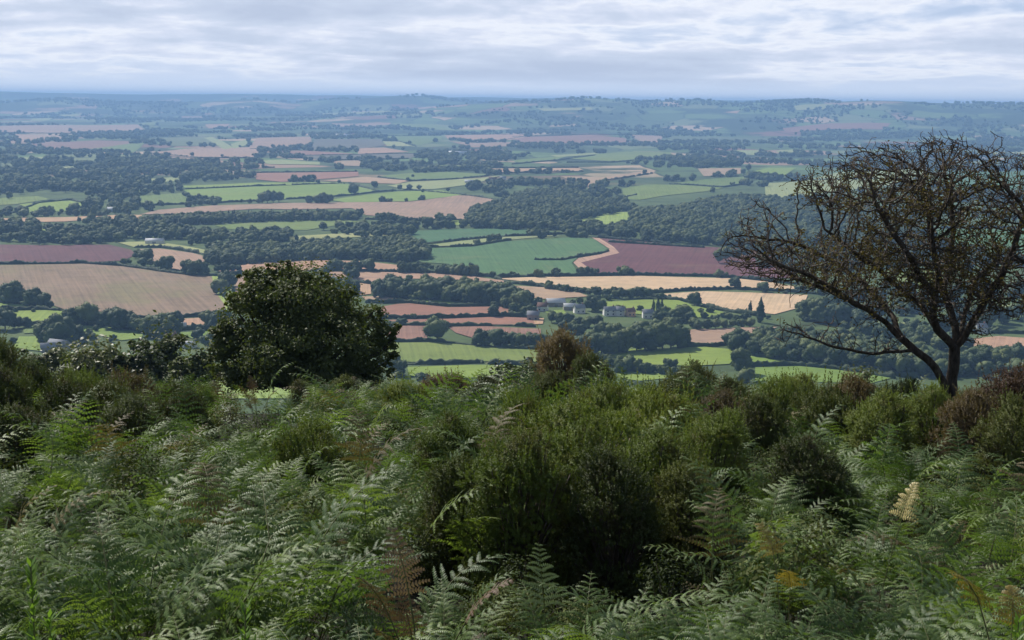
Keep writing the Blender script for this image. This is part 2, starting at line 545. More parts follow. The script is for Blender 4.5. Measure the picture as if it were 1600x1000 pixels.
FLIST = [
    # the near valley, left
    ('maroon', [(-60, 382), (0, 383), (80, 384), (170, 383), (205, 391), (212, 399), (192, 408), (100, 412), (-60, 412)], 'ploughed_field'),
    ('ley', [(182, 379), (240, 378), (290, 385), (334, 394), (320, 397), (255, 387), (210, 387)], 'grass_field'),
    ('pink', [(216, 390), (250, 389), (300, 396), (316, 400), (320, 408), (300, 426), (245, 416), (224, 399)], 'stubble_field'),
    ('olive', [(-60, 415), (0, 415), (130, 413), (190, 417), (250, 425), (333, 433), (337, 455), (353, 476), (352, 484), (325, 491), (215, 497), (160, 488), (100, 484), (80, 477), (50, 471), (30, 459), (-60, 446)], 'stubble_field'),
    ('lime', [(331, 432), (341, 433), (340, 455), (358, 476), (354, 486), (350, 476), (336, 456)], 'field_margin'),
    ('lush', [(-40, 474), (20, 475), (60, 479), (60, 484), (-40, 485)], 'grass_field'),
    ('lush', [(20, 487), (95, 485), (106, 490), (95, 503), (55, 508), (25, 499)], 'grass_field'),
    ('lush', [(114, 509), (160, 511), (224, 520), (222, 529), (190, 533), (160, 526), (118, 521)], 'grass_field'),
    ('grass', [(35, 513), (66, 508), (58, 521), (38, 522)], 'grass_field'),
    ('lush', [(30, 527), (60, 527), (86, 540), (66, 550), (20, 545)], 'grass_field'),
    ('lush', [(280, 521), (330, 518), (327, 528), (300, 530)], 'grass_field'),
    ('pink', [(282, 499), (318, 497), (320, 508), (286, 509)], 'stubble_field'),
    ('lush', [(345, 456), (362, 453), (366, 470), (358, 474)], 'grass_field'),
    ('pink', [(364, 434), (400, 430), (400, 470), (370, 470)], 'stubble_field'),
    # centre
    ('pink', [(332, 422), (400, 411), (500, 407), (570, 409), (622, 415), (628, 422), (590, 423), (505, 423), (430, 425), (345, 425)], 'stubble_field'),
    ('pink', [(500, 426), (560, 425), (690, 428), (740, 433), (795, 440), (800, 447), (770, 441), (720, 438), (640, 436), (588, 438), (576, 443), (525, 436)], 'stubble_field'),
    ('tan', [(530, 441), (580, 444), (580, 460), (562, 462), (535, 453)], 'stubble_field'),
    ('tan', [(565, 464), (600, 464), (640, 470), (600, 474), (575, 472)], 'stubble_field'),
    ('soil', [(592, 481), (620, 476), (640, 475), (700, 481), (780, 480), (802, 486), (780, 494), (700, 497), (610, 497), (590, 492)], 'ploughed_field'),
    ('soil', [(606, 501), (700, 499), (780, 496), (832, 498), (836, 508), (760, 508), (700, 508), (620, 506)], 'ploughed_field'),
    ('soil', [(616, 510), (664, 510), (668, 530), (620, 532), (602, 526)], 'ploughed_field'),
    ('soil', [(700, 512), (760, 511), (845, 515), (845, 531), (745, 531), (712, 521)], 'ploughed_field'),
    ('grass', [(600, 537), (680, 536), (760, 543), (830, 546), (870, 550), (870, 567), (760, 566), (640, 567), (604, 560)], 'grass_field'),
    ('lush', [(636, 574), (740, 571), (810, 572), (830, 580), (760, 590), (690, 593), (640, 588)], 'grass_field'),
    ('crop', [(636, 362), (700, 359), (760, 358), (850, 361), (885, 366), (780, 369), (720, 374), (660, 380)], 'crop_field'),
    ('ley', [(662, 385), (720, 377), (780, 371), (880, 368), (800, 375), (770, 380), (740, 383), (670, 386)], 'grass_field'),
    ('crop', [(668, 389), (740, 386), (790, 378), (900, 371), (928, 374), (950, 390), (940, 396), (903, 403), (893, 412), (905, 429), (770, 431), (740, 429), (700, 413), (650, 410), (668, 402)], 'crop_field'),
    ('maroon', [(938, 373), (1000, 378), (1100, 386), (1200, 392), (1240, 400), (1240, 436), (1150, 432), (1000, 430), (935, 430), (908, 411), (968, 396), (958, 386)], 'ploughed_field'),
    ('track', [(925, 372), (937, 373), (958, 386), (968, 396), (908, 411), (935, 430), (914, 430), (896, 411), (904, 404), (940, 398), (953, 390)], 'dirt_track'),
    ('stubble', [(776, 436), (830, 434), (1000, 432), (1150, 436), (1200, 441), (1260, 452), (1180, 453), (1100, 452), (1000, 456), (950, 455), (850, 444)], 'stubble_field'),
    ('stubble', [(1018, 461), (1100, 456), (1170, 458), (1262, 462), (1255, 480), (1210, 492), (1140, 484), (1070, 469)], 'stubble_field'),
    ('tan', [(800, 447), (850, 450), (905, 458), (920, 464), (850, 468), (830, 466), (812, 458)], 'stubble_field'),
    ('lush', [(940, 473), (1010, 469), (1060, 470), (1085, 479), (1132, 489), (1122, 496), (1060, 498), (980, 490), (950, 482)], 'grass_field'),
    ('pink', [(1060, 517), (1150, 513), (1215, 512), (1190, 522), (1150, 526), (1132, 537), (1075, 540), (1072, 526)], 'stubble_field'),
    ('lush', [(925, 548), (1030, 546), (1100, 543), (1142, 547), (1150, 556), (1140, 570), (1080, 573), (1020, 571), (960, 560)], 'grass_field'),
    ('lush', [(960, 580), (1030, 582), (1060, 590), (1000, 596), (968, 592)], 'grass_field'),
    ('lush', [(1172, 557), (1230, 565), (1280, 571), (1180, 571), (1168, 565)], 'grass_field'),
    ('lush', [(1180, 575), (1250, 573), (1310, 579), (1395, 591), (1360, 600), (1180, 596)], 'grass_field'),
    ('pink', [(1500, 532), (1560, 526), (1660, 533), (1660, 556), (1580, 560), (1550, 553), (1500, 547)], 'stubble_field'),
    ('ley', [(1505, 478), (1660, 476), (1660, 492), (1560, 490)], 'grass_field'),
    ('tan', [(800, 499), (850, 498), (848, 507), (800, 509)], 'stubble_field'),
    ('ley', [(1370, 504), (1450, 506), (1450, 513), (1375, 512)], 'grass_field'),
    ('lush', [(640, 469), (700, 470), (715, 476), (665, 477)], 'grass_field'),
    ('lush', [(850, 487), (880, 485), (885, 491), (860, 494)], 'grass_field'),
    ('lime', [(330, 594), (492, 595), (492, 624), (330, 624)], 'grass_field'),
    # middle distance
    ('pink', [(245, 329), (330, 322), (450, 318), (530, 317), (640, 316), (715, 306), (750, 307), (780, 314), (762, 322), (738, 328), (727, 343), (660, 343), (572, 337), (550, 326), (460, 328), (400, 327), (300, 334), (218, 336)], 'stubble_field'),
    ('tan', [(-60, 343), (110, 340), (200, 336), (222, 337), (215, 348), (170, 342), (100, 347), (-60, 350)], 'stubble_field'),
    ('grass', [(335, 353), (400, 348), (520, 343), (562, 347), (480, 360), (360, 359)], 'grass_field'),
    ('lush', [(30, 320), (70, 316), (110, 314), (137, 320), (110, 330), (45, 333)], 'grass_field'),
    ('grass', [(-20, 311), (60, 307), (78, 312), (22, 320), (-20, 322)], 'grass_field'),
    ('grass', [(150, 298), (212, 296), (216, 302), (160, 304)], 'grass_field'),
    ('grass', [(214, 307), (285, 302), (296, 318), (222, 321)], 'grass_field'),
    ('lush', [(285, 291), (400, 286), (540, 285), (535, 289), (400, 291), (290, 295)], 'grass_field'),
    ('lush', [(286, 297), (400, 292), (540, 288), (592, 299), (520, 308), (440, 312), (330, 316), (300, 306)], 'grass_field'),
    ('lush', [(515, 313), (560, 306), (620, 300), (690, 298), (722, 305), (640, 315), (540, 317)], 'grass_field'),
    ('grass', [(592, 276), (640, 271), (700, 269), (762, 273), (750, 277), (640, 282)], 'grass_field'),
    ('tan', [(505, 283), (570, 277), (640, 283), (620, 288), (560, 286)], 'stubble_field'),
    ('ley', [(605, 291), (640, 285), (750, 279), (782, 275), (742, 288), (680, 296), (640, 297)], 'grass_field'),
    ('soil', [(400, 271), (560, 269), (560, 276), (440, 285), (400, 281)], 'ploughed_field'),
    ('tan', [(768, 264), (905, 263), (912, 267), (860, 270), (770, 270)], 'stubble_field'),
    ('tan', [(876, 276), (945, 277), (1020, 266), (1024, 270), (945, 284), (925, 301), (915, 290)], 'stubble_field'),
    ('tan', [(1090, 264), (1158, 263), (1157, 272), (1100, 276)], 'stubble_field'),
    ('grass', [(1050, 287), (1100, 281), (1165, 276), (1170, 285), (1130, 291), (1060, 288)], 'grass_field'),
    ('grass', [(972, 295), (1010, 289), (1060, 289), (1132, 294), (1100, 300), (1040, 306), (1000, 313), (976, 312)], 'grass_field'),
    ('lush', [(1166, 271), (1200, 263), (1245, 263), (1225, 275), (1185, 278)], 'grass_field'),
    ('ley', [(1195, 287), (1250, 284), (1310, 270), (1440, 264), (1460, 278), (1380, 292), (1300, 300), (1240, 312), (1196, 312)], 'grass_field'),
    ('crop', [(1490, 270), (1680, 266), (1680, 302), (1480, 302)], 'crop_field'),
    ('crop', [(1440, 360), (1680, 358), (1680, 400), (1500, 396)], 'crop_field'),
    ('grass', [(1380, 425), (1460, 420), (1470, 445), (1400, 452)], 'grass_field'),
    ('lime', [(850, 350), (900, 344), (955, 333), (990, 332), (994, 352), (960, 356), (930, 351), (860, 353)], 'grass_field'),
    ('ley', [(940, 312), (985, 305), (995, 306), (945, 316)], 'grass_field'),
    ('grass', [(885, 248), (935, 241), (980, 237), (1048, 238), (1050, 245), (1015, 250), (960, 253)], 'grass_field'),
    ('grass', [(800, 251), (860, 246), (885, 245), (870, 250), (810, 256)], 'grass_field'),
    ('ley', [(860, 243), (930, 239), (936, 241), (870, 246)], 'grass_field'),
    ('ley', [(1145, 235), (1186, 235), (1180, 243), (1165, 242)], 'grass_field'),
    ('soil', [(795, 215), (920, 211), (975, 216), (986, 222), (960, 226), (870, 224), (830, 226)], 'ploughed_field'),
    ('pink', [(985, 211), (1036, 213), (1030, 223), (1002, 222)], 'stubble_field'),
    ('pink', [(695, 212), (800, 210), (832, 212), (800, 219), (740, 222), (700, 218)], 'stubble_field'),
    ('pink', [(700, 221), (745, 224), (800, 222), (795, 229), (740, 231)], 'stubble_field'),
    ('pink', [(402, 216), (485, 214), (487, 222), (476, 231), (388, 232)], 'stubble_field'),
    ('dark', [(492, 218), (596, 218), (600, 228), (560, 233), (482, 235)], 'ploughed_field'),
    ('grass', [(598, 213), (692, 213), (690, 220), (655, 228), (625, 221)], 'grass_field'),
    ('ley', [(598, 221), (625, 222), (645, 229), (605, 229)], 'grass_field'),
    ('pink', [(558, 232), (600, 231), (640, 238), (560, 241)], 'stubble_field'),
    ('soil', [(440, 236), (480, 236), (558, 241), (470, 244)], 'ploughed_field'),
    ('dark', [(440, 244), (560, 241), (660, 240), (640, 248), (500, 250)], 'ploughed_field'),
    ('tan', [(519, 252), (566, 251), (565, 260), (526, 259)], 'stubble_field'),
    ('ley', [(400, 252), (440, 250), (500, 254), (500, 258), (420, 257)], 'grass_field'),
    ('pink', [(224, 239), (290, 233), (404, 230), (404, 246), (310, 247), (230, 242)], 'stubble_field'),
    ('dull', [(238, 216), (330, 214), (352, 228), (268, 229)], 'grass_field'),
    ('ley', [(318, 216), (330, 214), (365, 231), (350, 234)], 'grass_field'),
    ('ley', [(360, 226), (384, 219), (389, 226), (366, 233)], 'grass_field'),
    ('grass', [(130, 228), (226, 224), (205, 240), (150, 236)], 'grass_field'),
    ('soil', [(30, 226), (150, 220), (226, 222), (120, 235), (50, 231)], 'ploughed_field'),
    ('pink', [(-60, 199), (100, 196), (215, 195), (231, 205), (130, 208), (60, 208), (-60, 205)], 'stubble_field'),
    ('pink', [(22, 210), (90, 212), (102, 217), (30, 223)], 'stubble_field'),
    ('ley', [(20, 247), (86, 245), (80, 250), (30, 252)], 'grass_field'),
    ('ley', [(20, 267), (59, 269), (56, 273), (24, 272)], 'grass_field'),
    ('ley', [(95, 180), (128, 178), (122, 182), (95, 184)], 'grass_field'),
    ('ley', [(50, 186), (82, 185), (76, 189), (46, 190)], 'grass_field'),
    ('grass', [(214, 193), (246, 191), (240, 197), (220, 196)], 'grass_field'),
    ('ley', [(498, 178), (600, 173), (612, 175), (505, 181)], 'grass_field'),
    ('tan', [(652, 169), (682, 166), (682, 171)], 'stubble_field'),
    ('pink', [(518, 193), (596, 194), (590, 199), (524, 198)], 'stubble_field'),
    ('grass', [(610, 193), (680, 195), (722, 205), (640, 201)], 'grass_field'),
    ('ley', [(838, 170), (922, 168), (926, 172), (850, 174)], 'grass_field'),
    ('dull', [(1045, 213), (1200, 216), (1200, 223), (1050, 221)], 'grass_field'),
    ('soil', [(1222, 201), (1300, 193), (1392, 193), (1382, 203), (1300, 202), (1230, 208)], 'ploughed_field'),
    ('ley', [(1212, 236), (1252, 233), (1250, 238), (1218, 240)], 'grass_field'),
    ('ley', [(1510, 240), (1640, 238), (1640, 243), (1530, 244)], 'grass_field'),
    ('grass', [(1430, 173), (1500, 178), (1482, 186), (1418, 182)], 'grass_field'),
    ('ley', [(1240, 166), (1302, 163), (1290, 171), (1245, 173)], 'grass_field'),
    ('tan', [(1130, 176), (1156, 173), (1152, 178)], 'stubble_field'),
    ('grass', [(640, 261), (700, 258), (760, 262), (690, 266)], 'grass_field'),
    ('ley', [(80, 262), (120, 260), (116, 266), (84, 267)], 'grass_field'),
    ('grass', [(140, 272), (190, 270), (196, 277), (150, 279)], 'grass_field'),
    ('ley', [(170, 258), (186, 257), (186, 260), (172, 261)], 'grass_field'),
    ('ley', [(235, 280), (290, 276), (286, 283), (240, 286)], 'grass_field'),
    ('lime', [(60, 359), (130, 356), (140, 360), (70, 363)], 'grass_field'),
    ('ley', [(170, 354), (190, 352), (200, 360), (176, 362)], 'grass_field'),
    ('ley', [(440, 371), (520, 366), (600, 364), (622, 368), (540, 372), (460, 375)], 'grass_field'),
    ('lush', [(705, 345), (745, 345), (748, 352), (708, 353)], 'grass_field'),
    ('pink', [(320, 195), (360, 194), (350, 201), (326, 201)], 'stubble_field'),
]
for fk, pts, nm in FLIST:
    field(fk, pts, nm)

# ------------------------------------------------------------------ trees of the valley
def ico(sub):
    bm = bmesh.new()
    bmesh.ops.create_icosphere(bm, subdivisions=sub, radius=1)
    V = np.array([v.co[:] for v in bm.verts]); T = np.array([[v.index for v in f.verts] for f in bm.faces])
    bm.free()
    return V, T


ICO2 = ico(2); ICO3 = ico(3)


def lump(mb, c, r, rng, rough=0.35, base=ICO2):
    V, T = base
    off = Vector(rng.uniform(-50, 50, 3))
    dsp = np.array([noise.noise(Vector(v) * 2.1 + off) * 0.6 + noise.noise(Vector(v) * 4.7 + off) * 0.6 for v in V])
    P = V * (1 + rough * dsp)[:, None] * np.asarray(r) + np.asarray(c)
    mb.add(P, None, T)


def quads(P, N, size, rng, aspect=1.6):
    """little leaf-shaped faces at P, facing roughly along N"""
    n = len(P)
    N = N + rng.normal(0, 0.55, (n, 3)); N /= np.linalg.norm(N, axis=1)[:, None] + 1e-9
    A = np.cross(N, rng.normal(0, 1, (n, 3))); A /= np.linalg.norm(A, axis=1)[:, None] + 1e-9
    B = np.cross(N, A)
    s = np.broadcast_to(np.asarray(size, float), (n,))[:, None] * rng.uniform(0.65, 1.3, (n, 1))
    A = A * s * aspect / 2; B = B * s / 2
    V = np.stack([P - A, P - B * 0.9 + N * s * 0.12, P + A, P + B * 0.9 + N * s * 0.12], 1).reshape(-1, 3)
    return V, np.arange(4 * n).reshape(-1, 4)


def tree_proto(kind, seed):
    """unit-height crown and trunk"""
    rng = np.random.default_rng(seed)
    cr, tr = MB(), MB()
    if kind == 'round':
        wd = rng.uniform(0.40, 0.56)
        lump(cr, (0, 0, 0.52), (wd * 0.72, wd * 0.72, 0.36), rng, 0.3)
        for q in range(15):
            a = rng.uniform(0, 6.28); t = rng.uniform(0.0, 1.0)
            rad = wd * math.sqrt(max(0.05, 1 - (t * 1.9 - 0.8) ** 2 * 0.75)) * rng.uniform(0.55, 0.85)
            s = rng.uniform(0.13, 0.22)
            lump(cr, (rad * math.cos(a), rad * math.sin(a), 0.22 + 0.60 * t), (s * 1.1, s * 1.1, s), rng, 0.5)
        P = np.concatenate(cr.V); P = P[rng.integers(0, len(P), 900)]
        N = P - np.array([0, 0, 0.5]); N /= np.linalg.norm(N, axis=1)[:, None]
        cr.add(*quads(P + N * rng.uniform(0, 0.035, (len(P), 1)), N, 0.05, rng))
    elif kind == 'poplar':
        for q in range(16):
            t = q / 15.0
            s = 0.115 * math.sin(math.pi * min(1, 0.18 + 0.86 * t)) + 0.03
            lump(cr, (rng.normal(0, 0.022), rng.normal(0, 0.022), 0.10 + 0.84 * t), (s, s, 0.11), rng, 0.5)
        P = np.concatenate(cr.V); P = P[rng.integers(0, len(P), 500)]
        N = P * np.array([1, 1, 0.0]) + np.array([0, 0, 0.02])
        cr.add(*quads(P, N, 0.035, rng))
    elif kind == 'conifer':
        for q in range(11):
            t = q / 10.0
            rad = 0.21 * (1 - t) ** 0.75 + 0.02
            for w in range(5 if t < 0.8 else 2):
                a = rng.uniform(0, 6.28)
                lump(cr, (rad * 0.62 * math.cos(a), rad * 0.62 * math.sin(a), 0.16 + 0.78 * t), (rad * 0.6, rad * 0.6, 0.065), rng, 0.6)
    else:   # bush, broad and low
        lump(cr, (0, 0, 0.40), (0.55, 0.55, 0.40), rng, 0.3)
        for q in range(14):
            a = rng.uniform(0, 6.28); rad = rng.uniform(0.2, 0.66)
            s = rng.uniform(0.17, 0.28)
            lump(cr, (rad * math.cos(a), rad * math.sin(a), rng.uniform(0.2, 0.95 - 0.5 * rad)), (s, s, s * 0.9), rng, 0.55)
        P = np.concatenate(cr.V); P = P[rng.integers(0, len(P), 700)]
        N = P - np.array([0, 0, 0.3]); N /= np.linalg.norm(N, axis=1)[:, None]
        cr.add(*quads(P, N, 0.07, rng))
    tr.tube([(0, 0, -0.06), (0.01, 0, 0.15), (0.0, 0.01, 0.4)], [0.035, 0.026, 0.016], 6)
    lm = M_CON if kind == 'conifer' else M_VAL
    cm = cr.mesh("crown", [lm], False)
    tm = tr.mesh("trunk", [M_BARK], True)
    V = np.concatenate(cr.V + tr.V)
    ps, ids = [], []
    Qc = np.concatenate(cr.Q) if cr.Q else np.zeros((0, 4), int)
    Tc = np.concatenate(cr.T); Qt = np.concatenate(tr.Q) + cr.n; Tt = np.concatenate(tr.T) + cr.n
    both = mesh_np("tree", V, [np.concatenate([Qc, Qt]), np.concatenate([Tc, Tt])], [lm, M_BARK],
                   np.concatenate([np.zeros(len(Qc)), np.ones(len(Qt)), np.zeros(len(Tc)), np.ones(len(Tt))]))
    return cm, tm, both


PROTO = {'round': [tree_proto('round', 20 + q) for q in range(5)], 'poplar': [tree_proto('poplar', 40 + q) for q in range(2)],
         'conifer': [tree_proto('conifer', 50 + q) for q in range(2)], 'bush': [tree_proto('bush', 60 + q) for q in range(3)]}
NAMES = {'round': 'broadleaf_tree', 'poplar': 'poplar_tree', 'conifer': 'conifer_tree', 'bush': 'bushy_tree'}
TREE_N = [0]


def tree_at(px, py, hpx, label, group=None, kind='round', wide=1.0):
    g = gp(px, py)
    z = float(height(*g))
    d = math.dist((g[0], g[1], z), EYE)
    h = hpx * d / F
    pr = random.choice(PROTO[kind])
    TREE_N[0] += 1
    sc = (h * wide * random.uniform(0.95, 1.1), h * wide * random.uniform(0.95, 1.1), h)
    if hpx >= 15:
        t = empty(NAMES[kind], (g[0], g[1], z), random.uniform(0, 6.28), sc)
        c = link('crown', pr[0], t); b = link('trunk', pr[1], t)
    else:
        t = link(NAMES[kind], pr[2], None, (g[0], g[1], z))
        t.rotation_euler = (0, 0, random.uniform(0, 6.28)); t.scale = sc
    return tag(t, label, 'tree', group)


def trees(lst, label, group, kind='round', wide=1.0):
    for p in lst:
        tree_at(p[0], p[1], p[2], label, group if len(lst) > 1 else None, p[3] if len(p) > 3 else kind, wide)


# single trees one can point to
tree_at(683, 533, 38, 'large lone oak-like tree standing between the two red ploughed fields', None, 'round', 1.0)
tree_at(772, 495, 20, 'small round tree on the hedge at the end of the upper red field', None)
tree_at(620, 587, 27, 'round bushy tree just right of the big dark tree, on the green field', None, 'bush', .75)
tree_at(745, 383, 11, 'small solitary tree at the point of the pale green wedge field', None)
trees([(764, 378, 11), (771, 377, 12), (779, 376, 11)], 'one of three small trees in a row on the pale green wedge field', 'three trees on the pale wedge')
tree_at(892, 371, 14, 'round tree at the top corner of the big teal green field', None, 'bush', .8)
tree_at(1148, 451, 19, 'round tree on the hedge between the two pale stubble fields', None)
tree_at(1192, 456, 18, 'rounded tree at the hedge end among the hawthorn twigs', None)
tree_at(1085, 478, 22, 'round dark tree at the right end of the bright village meadow', None)
trees([(1021, 487, 19), (1034, 489, 23), (1028, 488, 22)], 'slim upright poplar in the trio on the village meadow', 'three poplars on the village meadow', 'poplar')
tree_at(1172, 490, 20, 'shorter slim poplar left of the tallest poplar', None, 'poplar')
tree_at(1188, 504, 38, 'tallest slim poplar, standing alone by the lower pale stubble field', None, 'poplar')
tree_at(1156, 584, 42, 'tall tree at the right edge of the lower green meadow', None, 'round', .8)
tree_at(1163, 597, 26, 'low bushy tree at the foot of the tall meadow edge tree', None, 'bush', .8)
trees([(975, 430, 16), (985, 430, 14)], 'one of two bushes at the lower edge of the large maroon field', 'two bushes below the maroon field', 'bush', .8)
trees([(552, 300, 12), (585, 293, 11)], 'small tree on a hedge between the long green fields', 'trees on the green field hedges')
tree_at(553, 305, 18, 'dark lone tree on the hedge below the long green field', None, 'round', 1.0)
tree_at(135, 509, 35, 'large round tree below the big tan field, tallest of its clump', None)
# trees in recognisable groups
trees([(5, 471, 27), (20, 474, 33), (30, 475, 24), (46, 479, 22), (55, 479, 28), (63, 480, 20), (70, 481, 23), (78, 482, 12)],
      'dark tree in the clump at the left edge below the big tan field', 'clump left below the tan field')
trees([(8, 515, 33), (28, 513, 19), (42, 512, 16), (-6, 515, 30), (24, 488, 8), (11, 487, 7), (52, 488, 7), (62, 510, 9), (85, 505, 15)],
      'tree beside the small bright green meadows at far left', 'trees round the small left meadows')
trees([(112, 509, 27), (122, 509, 25), (147, 508, 26), (158, 512, 14)], 'tree in the clump below the middle of the big tan field', 'clump below the tan field')
trees([(68, 533, 30), (80, 535, 34), (94, 538, 44), (107, 537, 38), (116, 536, 25), (132, 535, 17), (145, 536, 15)],
      'dark tree in the dense group above the grey farm roofs', 'group above the grey farm')
trees([(176, 514, 34), (186, 515, 37), (197, 516, 31), (208, 518, 26), (218, 519, 24), (227, 520, 20)],
      'tree in the row along the lower edge of the big tan field', 'row along the lower tan field edge')
trees([(233, 525, 28), (245, 527, 38), (258, 527, 36), (270, 525, 30), (275, 508, 22), (264, 507, 18), (150, 518, 10)],
      'bluish green tree in the clump left of the small orange house', 'clump by the orange house')
trees([(325, 510, 24), (340, 514, 29), (350, 512, 28), (334, 506, 20), (310, 532, 20), (325, 545, 24), (345, 540, 24)],
      'tree in the clump behind the left side of the big dark tree', 'clump behind the dark tree')
trees([(228, 409, 23), (222, 416, 15), (235, 416, 12), (262, 421, 23), (247, 419, 12), (255, 420, 10), (195, 414, 12), (203, 413, 8), (212, 404, 9), (217, 397, 8)],
      'tree on the hedge corner above the big tan field', 'hedge corner trees')
trees([(293, 428, 22), (303, 430, 25), (314, 430, 23), (322, 429, 12)], 'tree in the square clump at the right top corner of the tan field', 'square clump by the tan field')
trees([(340, 425, 12), (351, 425, 14), (362, 424, 12), (372, 424, 11)], 'small tree in the short row on the pink field hedge', 'short row on the pink field')
trees([(344, 460, 26), (352, 452, 28), (358, 448, 22)], 'tree beside the lime green margin of the tan field', 'trees by the lime margin')
trees([(505, 430, 14), (513, 429, 17), (520, 423, 18), (531, 423, 19), (548, 434, 24), (553, 437, 18), (557, 424, 19), (575, 424, 23), (540, 459, 26), (553, 457, 22), (530, 458, 16), (522, 456, 14)],
      'tree on the hedges of the pink fields behind the dark tree top', 'trees of the pink field hedges')
trees([(632, 426, 19), (645, 426, 16), (655, 427, 13), (663, 427, 13), (690, 428, 16), (698, 428, 14), (708, 429, 17), (718, 430, 20), (728, 431, 16), (738, 431, 19), (737, 418, 9)],
      'bush on the hedge at the lower left of the teal green field', 'hedge bushes below the teal field', 'bush', .8)
trees([(770, 433, 10), (840, 433, 14), (868, 432, 14), (907, 430, 14), (915, 429, 15), (928, 430, 14), (800, 432, 9)],
      'round bush along the lower edge of the teal green field', 'bushes at the teal field edge', 'bush', .8)
trees([(750, 541, 27), (762, 541, 22), (773, 541, 32), (786, 542, 28), (799, 542, 24), (812, 543, 25), (825, 543, 24), (838, 544, 26), (851, 544, 25)],
      'tree in the dark belt left of the brown topped gorse', 'dark belt below the red fields')
trees([(858, 452, 14), (866, 453, 9), (874, 454, 11), (884, 456, 13), (893, 456, 9), (902, 457, 9), (912, 458, 8), (1124, 434, 13), (1120, 434, 10), (1134, 434, 9)],
      'small tree on the hedge beside the upper pale stubble field', 'hedge trees by the stubble')
trees([(921, 461, 12), (932, 463, 17), (948, 465, 16), (962, 466, 14), (972, 467, 17), (985, 466, 18), (1000, 466, 20), (1010, 466, 18)],
      'tree in the row above the bright village meadow', 'row above the village meadow')
trees([(903, 551, 28), (915, 552, 32), (928, 552, 34), (940, 553, 38), (952, 553, 36), (966, 551, 34), (980, 550, 40), (995, 549, 38), (1008, 548, 42), (1022, 547, 42), (1035, 546, 44), (1048, 545, 42), (1060, 544, 36), (1067, 543, 26), (1000, 530, 34), (1022, 528, 30), (960, 532, 30), (940, 530, 28)],
      'large tree in the dense copse above the lower green meadow', 'copse above the lower meadow')
trees([(980, 580, 27), (972, 582, 22), (992, 580, 22), (1008, 583, 18), (1018, 582, 16), (1045, 577, 19), (1035, 584, 15), (1052, 586, 14), (958, 572, 16)],
      'round bush in the hollow of the lower green meadow', 'bushes in the lower meadow', 'bush', .85)
trees([(1095, 489, 8), (1109, 489, 10), (1140, 498, 12), (1118, 502, 12), (1152, 501, 10), (1100, 497, 10), (1165, 500, 12), (1130, 496, 9)],
      'bush along the hedge right of the village meadow', 'bushes right of the village meadow', 'bush', .9)
village = [(802, 489, 16), (812, 486, 14), (820, 492, 15), (830, 494, 18), (842, 478, 14), (838, 496, 14), (850, 501, 20), (862, 504, 18), (875, 506, 18), (888, 508, 20), (881, 492, 18), (900, 494, 14),
           (914, 488, 24), (925, 486, 26), (936, 487, 22), (945, 492, 16), (905, 510, 18), (918, 512, 18), (932, 512, 20), (946, 514, 22), (960, 512, 20), (975, 515, 24), (988, 516, 26), (1003, 512, 24), (1015, 508, 22),
           (1030, 508, 24), (1042, 506, 22), (1055, 503, 22), (1068, 501, 28), (1078, 506, 20), (1046, 517, 24), (1060, 512, 18), (1084, 512, 18), (1092, 516, 16), (1105, 514, 18), (1118, 514, 16), (1130, 513, 16), (1144, 512, 14),
           (1158, 511, 14), (1172, 511, 16), (880, 519, 18), (893, 521, 20), (905, 524, 20), (968, 491, 17), (1000, 486, 10), (820, 478, 9), (856, 476, 10), (895, 478, 10), (906, 474, 12), (845, 487, 10), (1040, 492, 14)]
HOUSE_AT = [(868, 478), (890, 484), (833, 500), (952, 493), (966, 493), (985, 494), (905, 489), (848, 486), (1012, 497)]
village = [p for p in village if not any(abs(p[0] - a) < 13 and b - 1 <= p[1] < b + p[2] + 2 for a, b in HOUSE_AT)]
trees(village, 'leafy tree among the village roofs in the middle of the valley', 'village trees')
trees([(1262, 500, 34), (1278, 503, 38), (1292, 505, 40), (1308, 508, 36), (1322, 508, 30), (1340, 512, 30), (1252, 492, 22)],
      'large bluish tree behind the low hawthorn limb', 'trees behind the hawthorn limb')
trees([(1500, 505, 30), (1516, 508, 34), (1532, 510, 36), (1548, 509, 34), (1565, 505, 28), (1582, 500, 24), (1596, 496, 22), (1610, 500, 24)],
      'blue green tree right of the hawthorn trunk, above the pink field', 'trees right of the hawthorn')
trees([(410, 318, 18), (418, 317, 19), (427, 317, 18), (436, 316, 16), (485, 318, 14), (494, 318, 15), (505, 318, 17), (513, 318, 16)],
      'dark tree in a tight clump on top of the long tan field', 'clumps on the tan field crest')
trees([(298, 318, 14), (310, 314, 11), (333, 317, 11), (253, 322, 7), (234, 322, 9), (250, 321, 8)], 'tree near the hedge left of the long green fields', 'trees left of the long green fields')
trees([(592, 345, 13), (599, 346, 14), (606, 346, 14), (613, 347, 14), (620, 347, 13), (627, 348, 12)], 'thin stemmed tree in the open row by the tan field', 'open row by the tan field')
trees([(668, 357, 20), (683, 358, 14), (690, 358, 14), (697, 358, 15), (704, 358, 14)], 'tree in the clump at the lower tip of the tan field', 'clump at the tan field tip')
trees([(615, 232, 6), (630, 235, 7), (764, 222, 6), (788, 224, 8), (730, 226, 6), (300, 244, 7), (235, 244, 5), (347, 246, 5), (110, 206, 6), (140, 207, 4)],
      'tiny far tree on the hedges of the distant tan fields', 'far hedge trees')
trees([(645, 277, 5), (637, 283, 6), (584, 268, 9), (530, 286, 6), (497, 287, 7), (613, 300, 6), (660, 301, 6), (700, 300, 7), (625, 297, 9), (640, 297, 9), (655, 297, 8)],
      'small tree along the hedge of the far green fields', 'far green field trees')

